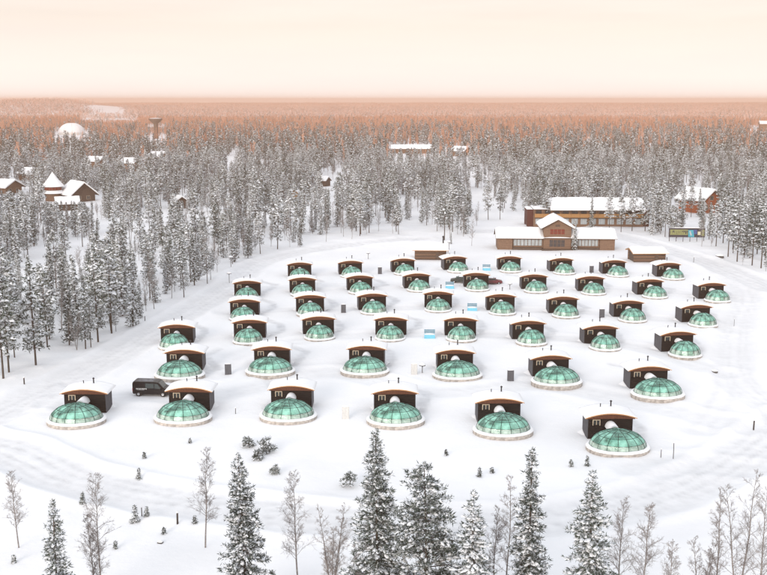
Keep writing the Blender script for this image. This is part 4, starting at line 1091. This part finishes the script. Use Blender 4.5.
def birch(seed, H, stems=1, limbs=34, twigs=10, sub=3, thick=1.0, spread=1.0, mat_='twigs'):
    rng = np.random.default_rng(seed); tr = MB(); cr = MB()
    for s_ in range(stems):
        lean = rng.normal(0, 0.03, 2) + (np.array([math.cos(s_ * 2.1), math.sin(s_ * 2.1)]) * 0.12 if stems > 1 else 0)
        Hs = H * (1 - 0.12 * s_ * rng.random())
        wob = rng.normal(0, 0.02, (8, 2)).cumsum(0) * Hs * 0.25
        ax = lambda u: np.array([lean[0] * u * Hs + np.interp(u, np.linspace(0, 1, 8), wob[:, 0]), lean[1] * u * Hs + np.interp(u, np.linspace(0, 1, 8), wob[:, 1]), u * Hs])
        r0 = 0.0055 * Hs + 0.016
        us = np.linspace(-0.03, 1, 8)
        tr.tube([tuple(ax(u)) for u in us], [(r0 * (1 - max(u, 0)) ** 0.9 + 0.008) for u in us], 6, cap=False)
        for i in range(limbs):
            u = 0.25 + 0.74 * (i + rng.random()) / limbs
            b = ax(u); a = rng.uniform(0, 6.28); up = rng.uniform(0.75, 1.6)
            L = Hs * 0.26 * spread * (1.05 - u) ** 0.55 * rng.uniform(0.5, 1.1)
            d = unit(np.array([math.cos(a), math.sin(a), up])); mid = b + d * L * 0.5; e = mid + unit(d + np.array([0, 0, rng.uniform(-.5, .25)])) * L * 0.5
            rl = (0.010 + 0.006 * L) * thick
            cr.tube([b, mid, e], [rl, rl * 0.7, rl * 0.35], 3, cap=False)
            for k in range(twigs):
                q = rng.uniform(0.2, 1.0); p = (b + (mid - b) * q * 2) if q < .5 else (mid + (e - mid) * (q - .5) * 2)
                dd = unit(d * 0.7 + rng.normal(0, 0.55, 3) + np.array([0, 0, 0.15])); l = L * rng.uniform(0.18, 0.42)
                pe = p + dd * l; rt = 0.008 * thick
                cr.tube([p, pe], [rt, rt * 0.45], 3, cap=False)
                for w_ in range(sub):
                    p2 = p + dd * l * rng.uniform(0.3, 0.95); d2 = unit(dd + rng.normal(0, 0.6, 3)); cr.tube([p2, p2 + d2 * l * rng.uniform(.3, .7)], [rt * .75, rt * .35], 3, cap=False)
    return tr.mesh('trunk', 'birch_bark', True), cr.mesh('crown', mat_, True)
def plant_tree(name, label, meshes, loc, rz, sc, group=None, cat='tree', tilt=(0, 0)):
    t = thing(name, label, cat, loc, rz, group)
    t.rotation_euler = (tilt[0], tilt[1], rz); t.scale = (sc, sc, sc)
    part('trunk', meshes[0], t); part('crown', meshes[1], t)
    return t

# --- single trees in the foreground (px x, px y of the top, height in metres, kind)
FG = [(51, 498, 11.0, 'spruce', 'slim young spruce with light snow beside bare birches below the front row', dict(nb=120, rmax=1.55, snow_p=0.55, frost=0.25)),
      (242, 452, 14.0, 'spruce', 'narrow snow-patched spruce beside bare birches and young pine bushes', dict(nb=160, rmax=2.3, snow_p=0.62, frost=0.18)),
      (377, 429, 16.0, 'spruce', 'tallest bushy spruce below the front row, beside a broad pine', dict(nb=200, rmax=2.8, snow_p=0.5, frost=0.22)),
      (428, 461, 14.0, 'pine', 'broad frosted pine between two spruces below the front row', dict(nb=140, rmax=3.1, snow_p=0.5, frost=0.35, cb=0.10)),
      (473, 488, 13.0, 'spruce', 'spruce loaded with thick snow clumps beside the broad pine', dict(nb=130, rmax=2.4, snow_p=0.8, frost=0.2, snow_size=0.8)),
      (532, 444, 15.0, 'spruce', 'slender columnar spruce standing alone with a thin birch beside it', dict(nb=180, rmax=2.05, snow_p=0.6, frost=0.22)),
      (594, 469, 14.0, 'spruce', 'wide-skirted snowy spruce standing apart before the last front row dome', dict(nb=150, rmax=2.9, snow_p=0.68, frost=0.12, snow_size=0.72))]
def from_top(px, py, hgt):
    g = G(px, py, hgt)
    return g.x, g.y
for i, (px, py, hgt, kind, lab, kw) in enumerate(FG):
    x, y = from_top(px, py, hgt); kw = dict(kw)
    me = conifer(100 + i, kind, hgt, cl=5.4, blades=12, clump=0.28 if kind == 'spruce' else 0.31, blade_w=0.17, **kw)
    plant_tree(kind + '_tree', lab, me, (x, y, tz(x, y) - 0.05), random.uniform(0, 6.28), 1.0, 'trees below the front row')
FGB = [(17, 470, 548, 0, 'bare frosted birch standing alone beside the slim young spruce'), (96, 470, 0, 10.5, 'tall bare birch with curved trunk beside the slim spruce'), (88, 513, 0, 8.0, 'shorter bare birch next to the curved birch'),
       (203, 449, 548, 0, 'bare birch with dense frosted crown, trunk foot in view'), (296, 471, 0, 10.5, 'slender bare birch between spruce and bushy birch clump'), (331, 508, 0, 8.0, 'bushy many-stemmed bare birch left of the tallest spruce'),
       (509, 473, 0, 11.0, 'very thin bare birch beside the columnar spruce'), (496, 508, 0, 8.0, 'short bare birch between snow-loaded spruce and columnar spruce'), (622, 500, 0, 9.0, 'bare birch close to the wide-skirted spruce'),
       (645, 503, 0, 9.0, 'upright bare birch right of the wide-skirted spruce'), (673, 541, 0, 7.0, 'small bare birch standing in open snow'), (706, 540, 0, 7.0, 'low broad bare birch under the tall birch group'),
       (724, 489, 0, 10.5, 'thin pale bare birch at the edge of the tall birch group'), (747, 473, 0, 12.0, 'tall twin-stemmed bare birch, largest of the birch group'), (766, 488, 0, 11.0, 'dark bare birch behind the twin-stemmed birch'), (356, 545, 0, 6.5, 'low bare birch sapling at the foot of the tallest spruce')]
for i, (px, py, pb, hgt, lab) in enumerate(FGB):
    if pb:
        g = G(px + 2, pb); d = math.hypot(g.x, g.y); x, y = g.x, g.y
        c_ = at_depth(px, py, y); hgt = c_.z
    else: x, y = from_top(px, py, hgt)
    st = {5: 5, 13: 2, 11: 3}.get(i, 1)
    me = birch(300 + i, hgt, st, limbs=52 if st == 1 else 28, twigs=12, sub=5, spread=0.62 if i in (6, 12) else 0.9)
    plant_tree('birch_tree', lab, me, (x, y, tz(x, y) - 0.05), random.uniform(0, 6.28), 1.0, 'bare birches below the front row')
# --- young pines and bushes poking out of the snow
SH = [(249, 446, 1.3, 'young pine bush with frosted green needles behind the narrow spruce\'s tip'), (258, 459, 1.2, 'low pine bush in the cluster above the narrow spruce'), (266, 452, 1.9, 'tallest pine bush of the cluster above the narrow spruce'), (276, 474, 1.0, 'pine bush by itself, just below the bush cluster'),
      (350, 486, 1.6, 'frosted pine bush beside the tallest spruce\'s crown'), (139, 479, 1.2, 'dark pine seedling clump in open snow below the van'), (144.5, 459, 0.7, 'tiny dark seedling nearest the van\'s cabin dome'), (83, 507, 1.1, 'small frosted sapling beside the curved birch'),
      (115.5, 549, 0.7, 'tiny dark seedling beside the curved birch\'s foot'), (135, 523, 1.8, 'snowy young spruce in the row of saplings by the post'), (147, 519, 0.9, 'small sapling between young spruce and post'), (479.5, 477, 1.0, 'dark little spruce seedling below a front row dome'),
      (492, 473, 0.6, 'tiny seedling right of the dark spruce seedling'), (587, 466, 1.1, 'frosted sapling touching the last front row dome'), (571, 467, 0.8, 'small frosted seedling left of the sapling by the last dome'), (446, 456, 0.7, 'faint frosted seedling below a front row dome'),
      (195, 526, 0.7, 'small frosted seedling at the foot of the dense birch'), (190, 443, 0.5, 'grass-like seedling just below the van\'s neighbouring dome'), (164, 534, 0.6, 'low twiggy seedling beside the small stone'), (14, 563, 0.7, 'pale frosted seedling at the foot of the lone birch'), (245, 443, 0.9, 'smallest pine bush of the cluster above the narrow spruce')]
for i, (px, py, hgt, lab) in enumerate(SH):
    g = G(px, py)
    me = conifer(500 + i, 'pine' if i < 5 or i == 20 else 'spruce', max(hgt, 0.5), nb=26, cl=9, blades=9, clump=0.24, blade_w=0.2, snow_p=0.35, cb=0.02, rmax=(0.55 if i < 5 else 0.26) * hgt, frost=0.35, trunk_k=5)
    plant_tree('young_conifer', lab, me, (g.x, g.y, tz(g.x, g.y) - 0.05), random.uniform(0, 6.28), 1.0, 'seedlings and bushes in the snow', 'sapling')

# --- forest
HEAVY = (0.88, 0.55, 0.78, 0.45, 0.85, 0.62, 0.92)      # share of clumps that carry snow, form by form
PINES = [conifer(10 + i, 'pine', 15.0, nb=62, cl=1.9, blades=8, clump=0.52, blade_w=0.30, snow_p=HEAVY[i], snow_k=6, snow_size=0.55 + 0.22 * HEAVY[i], frost=0.28 + 0.35 * HEAVY[i] ** 2, trunk_k=5) for i in range(7)]
SPRUCES = [conifer(30 + i, 'spruce', 13.0, nb=90, cl=2.0, blades=8, clump=0.44, blade_w=0.30, snow_p=HEAVY[i] * 0.9, snow_k=6, snow_size=0.55 + 0.2 * HEAVY[i], frost=0.24 + 0.3 * HEAVY[i] ** 2, trunk_k=5) for i in range(4)]
BIRCHES = [birch(50 + i, 9.0, 1 + (i == 2), limbs=34, twigs=9, sub=2, thick=1.6) for i in range(4)]
FPINES = [conifer(60 + i, 'pine', 14.0, nb=24, cl=0.8, blades=6, clump=0.95, blade_w=0.36, snow_p=HEAVY[i] * 0.9, snow_k=4, snow_size=0.5 + 0.15 * HEAVY[i], frost=0.1 + 0.4 * HEAVY[i] ** 2, trunk_k=3) for i in range(5)]
FSPRUCES = [conifer(70 + i, 'spruce', 12.0, nb=30, cl=0.8, blades=6, clump=0.85, blade_w=0.36, snow_p=HEAVY[i] * 0.8, snow_k=4, snow_size=0.5 + 0.15 * HEAVY[i], frost=0.1 + 0.3 * HEAVY[i] ** 2, trunk_k=3) for i in range(4)]
FBIRCHES = [birch(80 + i, 8.5, 1, limbs=18, twigs=5, sub=0, thick=3.0) for i in range(2)]
GLOW_BIRCHES = [birch(84 + i, 8.5, 1, limbs=30, twigs=8, sub=0, thick=6.0, mat_='warm_glow_twigs') for i in range(3)]  # far birches, warm distant light painted into their twigs

THIN = [(42, 101, 197, 228, .3), (-5, 30, 190, 207, .3), (674, 722, 203, 226, .45), (520, 655, 219, 240, .10), (54, 90, 133, 152, .06), (144, 168, 137, 153, .15), (80, 138, 111.5, 127, .0), (386, 434, 148, 172, .5),
        (748, 800, 128, 142, .1), (452, 470, 150, 168, .15), (322, 342, 168, 208, .15), (226, 246, 156, 176, .2), (176, 190, 206, 226, .7), (290, 299, 198, 216, .6), (88, 104, 164, 182, .2), (150, 166, 160, 176, .2), (470, 530, 200, 240, .6),
        (122, 146, 168, 184, .2), (24, 38, 178, 192, .2), (664, 708, 238, 262, .25), (40, 58, 240, 262, .3), (370, 384, 100.0, 104.5, .0), (580, 600, 140, 152, .3), (100, 112, 235, 260, .3), (690, 730, 226, 250, .8)]
def sample(r0, r1, cell, az_max, seed):
    rng = np.random.default_rng(seed)
    xs = np.arange(-r1 * math.sin(az_max), r1 * math.sin(az_max), cell); ys = np.arange(60, r1, cell)
    X, Y = np.meshgrid(xs, ys); P = np.stack([X.ravel(), Y.ravel()], 1) + rng.uniform(-0.5, 0.5, (X.size, 2)) * cell * 0.95
    r = np.hypot(P[:, 0], P[:, 1]); a = np.abs(np.arctan2(P[:, 0], P[:, 1]))
    k = (r >= r0) & (r < r1) & (a < az_max)
    return P[k], rng
def accept(P, rng, dens):
    k = ~in_poly(P, CLEAR)
    nz = sines(P, 52, 24) + 0.7 * sines(P, 19, 30) + 0.5 * sines(P, 160, 14)
    k &= rng.random(len(P)) < np.clip(dens + 0.95 * nz, 0.04, 1)
    for x, y, r in KEEP_OUT: k &= np.hypot(P[:, 0] - x, P[:, 1] - y) > r
    for line, w, s in ROADS[:3]: k &= seg_dist(P, line) > w + 2.0
    c, s = math.cos(PITCH), math.sin(PITCH)
    dep = P[:, 1] * c + CAM_H * s; up = P[:, 1] * s - CAM_H * c
    px = W_PX / 2 + F_PX * P[:, 0] / dep; py = H_PX / 2 - F_PX * up / dep
    for x0, x1, y0, y1, pr in THIN:
        inb = (px > x0) & (px < x1) & (py > y0) & (py < y1)
        k &= ~inb | (rng.random(len(P)) < pr)
    return P[k], px[k], py[k]
P1, rng = sample(100, 620, 4.4, R(27), 1)
P1, px1, py1 = accept(P1, rng, 0.62)
z1 = terrain(P1)
d1 = np.hypot(P1[:, 0], P1[:, 1])
kindr = rng.random(len(P1)) + 0.12 * sines(P1, 60, 5)
kd = np.where(kindr < 0.40, 0, np.where(kindr < 0.70, 1, 2))     # pine, spruce, birch
hs = np.where(kd == 0, rng.uniform(9.5, 17, len(P1)), np.where(kd == 1, rng.uniform(7, 14.5, len(P1)), rng.uniform(5.5, 10, len(P1)))) * (0.92 + 0.10 * sines(P1, 80, 9))
small = rng.random(len(P1)) < 0.12
hs = np.where(small, hs * 0.45, hs)
CAP = [(-6, 30, 192), (42, 101, 203), (676, 718, 199), (176, 189, 201)]      # trees stay low enough here to leave the houses behind them in view
def cap_heights(h, px, py, d, caps):
    for x0, x1, yl in caps:
        k = (px > x0) & (px < x1) & (py > yl)
        lim = np.maximum((py - yl) * d / F_PX * 1.02, 3.5)
        h = np.where(k, np.minimum(h, lim), h)
    return h
hs = cap_heights(hs, px1, py1, d1, CAP)
size = hs / d1
inframe = (px1 > -12) & (px1 < 779)
SINGLE = {0: 260, 1: 220, 2: 200}
TYPES = {0: ('pine_tree', PINES, 15.0), 1: ('spruce_tree', SPRUCES, 13.0), 2: ('birch_tree', BIRCHES, 9.0)}
single = np.zeros(len(P1), bool)
LODGE_XY = np.array([lp.x, lp.y])
def zone(x, y, px):
    if math.hypot(x - lp.x, y - lp.y) < 55: return 'by the log lodge'
    if px > 640: return 'by the billboard road'
    if px > 480: return 'behind the balcony building'
    if px > 300: return 'behind the log hut'
    if px > 140: return 'by the small-domed cabins'
    return 'opposite the black van'
EDGE = seg_dist(P1, np.concatenate([CLEAR, CLEAR[:1]]))
for k in range(3):
    idx = np.where((kd == k) & inframe)[0]
    idx = idx[np.argsort(-size[idx])][:SINGLE[k]]
    single[idx] = True
    nm_, forms, h0 = TYPES[k]
    for i in idx:
        hh = hs[i]; v = int(rng.integers(len(forms)))
        szw = ('tall' if hh > 13.5 else 'low' if hh < 8 else 'middling') if k < 2 else ('tall' if hh > 8 else 'low')
        load = ('thickly snowed' if HEAVY[v] > 0.7 else 'lightly snowed') if k < 2 else 'bare frosted'
        where = ('at the forest edge ' if EDGE[i] < 7 else 'inside the forest rim ' if EDGE[i] < 28 else 'deep in the forest ') + zone(P1[i, 0], P1[i, 1], px1[i])
        plant_tree(nm_, f'{szw} {load} {nm_.split("_")[0]} {where}', forms[v], (P1[i, 0], P1[i, 1], z1[i] - 0.1), rng.uniform(0, 6.28), hh / h0,
                   f'{szw} {load} {nm_.split("_")[0]}s {where}', tilt=tuple(rng.normal(0, 0.025, 2)))
# a few planted singly by the buildings
for px, py, k, hh, lab in ((574.5, 250.5, 1, 8.5, 'snowy spruce at the lodge\'s front beside the two-storey block'), (609, 232.0, 0, 12.0, 'pine standing before the ochre balcony building'), (632, 231.0, 0, 13.5, 'tall pine at the far corner of the ochre balcony building'),
                           (546, 226.0, 0, 13.0, 'pine between lodge roof and the ochre balcony building'), (535, 224.0, 1, 12.0, 'spruce at the dark end bay of the balcony building'), (472, 245.5, 2, 7.5, 'bare birch alone in open snow before the lodge wing'), (451, 244.0, 1, 3.5, 'little dark spruce beside the log hut\'s chimney'), (500, 219.5, 0, 11.0, 'pine behind the lodge\'s outer wing'),
                           (728, 256, 0, 15.0, 'tall pine at the road verge behind the snowy boulder'), (737, 261, 0, 16.0, 'broad tall pine leading the row along the road verge'), (744, 254, 1, 13.5, 'spruce behind the broad tall pine at the road verge'), (752, 265, 0, 15.5, 'tall pine second in the row along the road verge'), (761, 268, 0, 16.0, 'tall pine last in the row along the road verge'),
                           (765, 260, 1, 13.0, 'spruce behind the last pine of the road verge row'), (733, 248, 0, 14.0, 'pine between boulder and the road verge row'), (757, 254, 0, 15.0, 'pine in the second line behind the road verge row'), (748, 246, 1, 12.0, 'slim spruce in the second line behind the road verge'), (716, 246, 0, 13.5, 'pine beside the billboard\'s picture end'), (723, 243, 0, 14.5, 'tall pine behind the boulder, near the billboard'), (709, 240, 1, 11.0, 'spruce touching the billboard\'s end'),
                           (591, 229.5, 1, 10.5, 'slim spruce before the balcony building, between two pines'), (621, 232.5, 0, 11.5, 'light-crowned pine before the balcony building\'s outer half'), (645, 231, 0, 14.0, 'tall pine past the balcony building\'s end bay'), (652, 235, 1, 11.0, 'spruce between balcony building and billboard'), (659, 232, 0, 13.5, 'pine between balcony building and red house'), (665, 237, 0, 12.0, 'pine leaning over the billboard\'s lettered end'), (653, 226, 0, 14.5, 'tall pine behind the spruce by the balcony building'),
                           (691, 217, 0, 11.0, 'pine hiding the red house\'s long wall'), (699, 216, 1, 10.0, 'spruce hiding the red house\'s corner'), (683, 219, 0, 12.0, 'pine beside the red house\'s back corner'),
                           (3.5, 379.5, 0, 16.0, 'tall pine with dark trunk beside the ring road\'s wooden post'), (9, 373, 0, 15.0, 'pine just behind the tall pine at the ring road\'s wooden post'), (36, 366, 0, 16.5, 'big snowy pine standing forward at the ring road bend'),
                           (85.6, 348.5, 0, 10.5, 'thin short-crowned pine alone beside the ring road'), (91, 347, 0, 8.5, 'spindly pine close beside the thin short-crowned pine'), (111.6, 333, 0, 15.5, 'full-crowned snowy pine alone beside the ring road')):
    g = G(px, py); nm_, forms, h0 = TYPES[k]
    plant_tree(nm_, lab, forms[int(px) % len(forms)], (g.x, g.y, tz(g.x, g.y) - 0.1), px, hh / h0)

# the rest of the forest as one mass, from the back of the single trees to the horizon
def far_patch(seed, n, size):
    """a plot of small distant trees in one mesh"""
    rng = np.random.default_rng(seed); Vs, Qs, Ts, mqs, mts = [], [], [], [], []; off = 0
    for i in range(n):
        x, y = rng.uniform(-size / 2, size / 2, 2); hh = rng.uniform(8, 15); kind = rng.random()
        m = 9
        t = np.sort(rng.uniform(0, 1, m)); a = rng.uniform(0, 6.28, m)
        rr = hh * 0.13 * ((1 - t ** 2) if kind < .6 else (1 - t) * 1.1) * rng.uniform(.2, 1, m)
        heavy = rng.choice((0.2, 0.5, 0.8))
        C = np.stack([x + rr * np.cos(a), y + rr * np.sin(a), hh * (0.3 + 0.7 * t)], 1); D = unit(np.stack([np.cos(a), np.sin(a), rng.uniform(-.3, .4, m)], 1))
        V, Q, T, mq, mt = crown_arrays(rng, C, D, np.full(m, 1.5), 2, 0.5, heavy, 3, 0.6, 0.5, heavy * 0.6)
        if rng.random() < 0.82: mq = np.full(len(mq), 3)          # warm glow of the far forest put into the blade colour
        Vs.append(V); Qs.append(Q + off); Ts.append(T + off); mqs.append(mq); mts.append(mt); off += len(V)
    return mesh_np('far_plot', np.concatenate(Vs), np.concatenate(Qs), np.concatenate(Ts), np.concatenate(mqs), np.concatenate(mts), ['needles', 'tree_snow', 'frost_needles', 'warm_glow_twigs'])
forms = bpy.data.collections.new('forest_forms')
names = []
def form(me_pair):
    i = len(names); nm_ = 'form_%02d' % i
    if me_pair[0] is None: me = me_pair[1]
    else:
        bm = bmesh.new(); bm.from_mesh(me_pair[1]); nmat = len(me_pair[1].materials)
        k0 = len(bm.faces); bm.from_mesh(me_pair[0]); bm.faces.ensure_lookup_table()
        for f in bm.faces[k0:]: f.material_index = nmat
        me = bpy.data.meshes.new(nm_); bm.to_mesh(me); bm.free()
        for x in list(me_pair[1].materials) + list(me_pair[0].materials): me.materials.append(x)
    o = bpy.data.objects.new(nm_, me); forms.objects.link(o); names.append(nm_); return i
v_p = [form(x) for x in PINES]; v_s = [form(x) for x in SPRUCES]; v_b = [form(x) for x in BIRCHES]
v_fp = [form(x) for x in FPINES]; v_fs = [form(x) for x in FSPRUCES]; v_fb = [form(x) for x in FBIRCHES]; v_glow = [form(x) for x in GLOW_BIRCHES]
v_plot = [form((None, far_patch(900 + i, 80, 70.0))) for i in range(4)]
P3, V3, S3 = [], [], []
rest = ~single
def pick(lst, n): return np.array(lst)[rng.integers(0, len(lst), n)]
for k, near_v, far_v, h0 in ((0, v_p, v_fp, (15., 14.)), (1, v_s, v_fs, (13., 12.)), (2, v_b, v_fb, (9., 8.5))):
    i = np.where(rest & (kd == k))[0]
    P3.append(np.column_stack([P1[i], z1[i] - 0.1])); V3.append(pick(near_v, len(i))); S3.append(hs[i] / h0[0])
P2, rng2 = sample(620, 1900, 6.2, R(25), 2)
P2, px2, py2 = accept(P2, rng2, 0.72)
k2 = rng2.random(len(P2)); h2 = rng2.uniform(8, 15.5, len(P2)); z2 = terrain(P2)
h2 = cap_heights(h2, px2, py2, np.hypot(P2[:, 0], P2[:, 1]), [(56, 88, 132), (147, 166, 127), (388, 434, 149.0), (150, 166, 161), (752, 790, 129), (82, 138, 121)])
glow_share = np.clip((np.hypot(P2[:, 0], P2[:, 1]) - 480) / 1100, 0, 1) * 0.92 + 0.30 * sines(P2, 240, 18)      # birches with the warm far glow in their colour take over with distance
k2 = np.where(rng2.random(len(P2)) < glow_share, 3, np.where(k2 < .45, 0, np.where(k2 < .84, 1, 2)))
for k, far_v, h0 in ((0, v_fp, 14.), (1, v_fs, 12.), (2, v_fb, 8.5), (3, v_glow, 8.5)):
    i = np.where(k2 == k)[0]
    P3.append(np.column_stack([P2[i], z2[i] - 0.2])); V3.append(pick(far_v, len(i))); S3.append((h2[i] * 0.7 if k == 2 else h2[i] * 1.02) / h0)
P4, rng4 = sample(1890, 5150, 62.0, R(26), 3)
c_, s_ = math.cos(PITCH), math.sin(PITCH)
px4 = W_PX / 2 + F_PX * P4[:, 0] / (P4[:, 1] * c_ + CAM_H * s_)
py4 = H_PX / 2 - F_PX * (P4[:, 1] * s_ - CAM_H * c_) / (P4[:, 1] * c_ + CAM_H * s_)
k4 = ~((px4 > 82) & (px4 < 136) & (py4 > 111.5) & (py4 < 121))
P4 = P4[k4]
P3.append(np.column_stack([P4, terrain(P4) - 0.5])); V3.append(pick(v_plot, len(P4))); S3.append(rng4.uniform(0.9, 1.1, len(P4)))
P3 = np.concatenate(P3); V3 = np.concatenate(V3); S3 = np.concatenate(S3)
print('forest instances', len(P3), 'single', int(single.sum()))
me = bpy.data.meshes.new('forest'); me.vertices.add(len(P3)); me.vertices.foreach_set('co', P3.astype(np.float32).ravel())
for nm_, tp, dat in (('variant', 'INT', V3.astype(np.int32)), ('turn', 'FLOAT', np.random.default_rng(5).uniform(0, 6.28, len(P3)).astype(np.float32)), ('size', 'FLOAT', S3.astype(np.float32))):
    a_ = me.attributes.new(nm_, tp, 'POINT'); a_.data.foreach_set('value', dat)
forest = link(bpy.data.objects.new('forest', me))
tag(forest, 'snow-dusted pine and birch forest stretching behind the cabins to the horizon', 'forest', kind='stuff')
ng = bpy.data.node_groups.new('forest_scatter', 'GeometryNodeTree')
ng.interface.new_socket('Geometry', in_out='INPUT', socket_type='NodeSocketGeometry')
ng.interface.new_socket('Geometry', in_out='OUTPUT', socket_type='NodeSocketGeometry')
N = ng.nodes; Lk = ng.links
gi, go = N.new('NodeGroupInput'), N.new('NodeGroupOutput')
ci = N.new('GeometryNodeCollectionInfo'); ci.inputs['Collection'].default_value = forms
ci.inputs['Separate Children'].default_value = True; ci.inputs['Reset Children'].default_value = True
ip = N.new('GeometryNodeInstanceOnPoints'); ip.inputs['Pick Instance'].default_value = True
def attr(nm_, tp):
    a_ = N.new('GeometryNodeInputNamedAttribute'); a_.data_type = tp; a_.inputs['Name'].default_value = nm_; return a_.outputs['Attribute']
cx = N.new('ShaderNodeCombineXYZ'); Lk.new(attr('turn', 'FLOAT'), cx.inputs['Z'])
er = N.new('FunctionNodeEulerToRotation'); Lk.new(cx.outputs[0], er.inputs[0])
Lk.new(gi.outputs[0], ip.inputs['Points']); Lk.new(ci.outputs[0], ip.inputs['Instance'])
Lk.new(attr('variant', 'INT'), ip.inputs['Instance Index']); Lk.new(er.outputs[0], ip.inputs['Rotation'])
c2 = N.new('ShaderNodeCombineXYZ'); sa = attr('size', 'FLOAT')
for s_i in range(3): Lk.new(sa, c2.inputs[s_i])
Lk.new(c2.outputs[0], ip.inputs['Scale']); Lk.new(ip.outputs[0], go.inputs[0])
md = forest.modifiers.new('scatter', 'NODES'); md.node_group = ng

# ------------------------------------------------------------------ the air
hzm = bpy.data.materials.new('haze'); hzm.use_nodes = True
n_, l_ = hzm.node_tree.nodes, hzm.node_tree.links
n_.remove(n_['Principled BSDF'])
pv = n_.new('ShaderNodeVolumePrincipled')
pv.inputs['Color'].default_value = HAZE_COLOR; pv.inputs['Density'].default_value = HAZE_DENSITY
l_.new(pv.outputs[0], n_['Material Output'].inputs['Volume'])
M['haze'] = hzm
m = MB(); m.box(-5350, 5350, -5350, 5350, -6, 50)
hz_o = m.build('haze', 'haze')
tag(hz_o, 'thin warm winter haze over the forest', 'haze', kind='stuff')
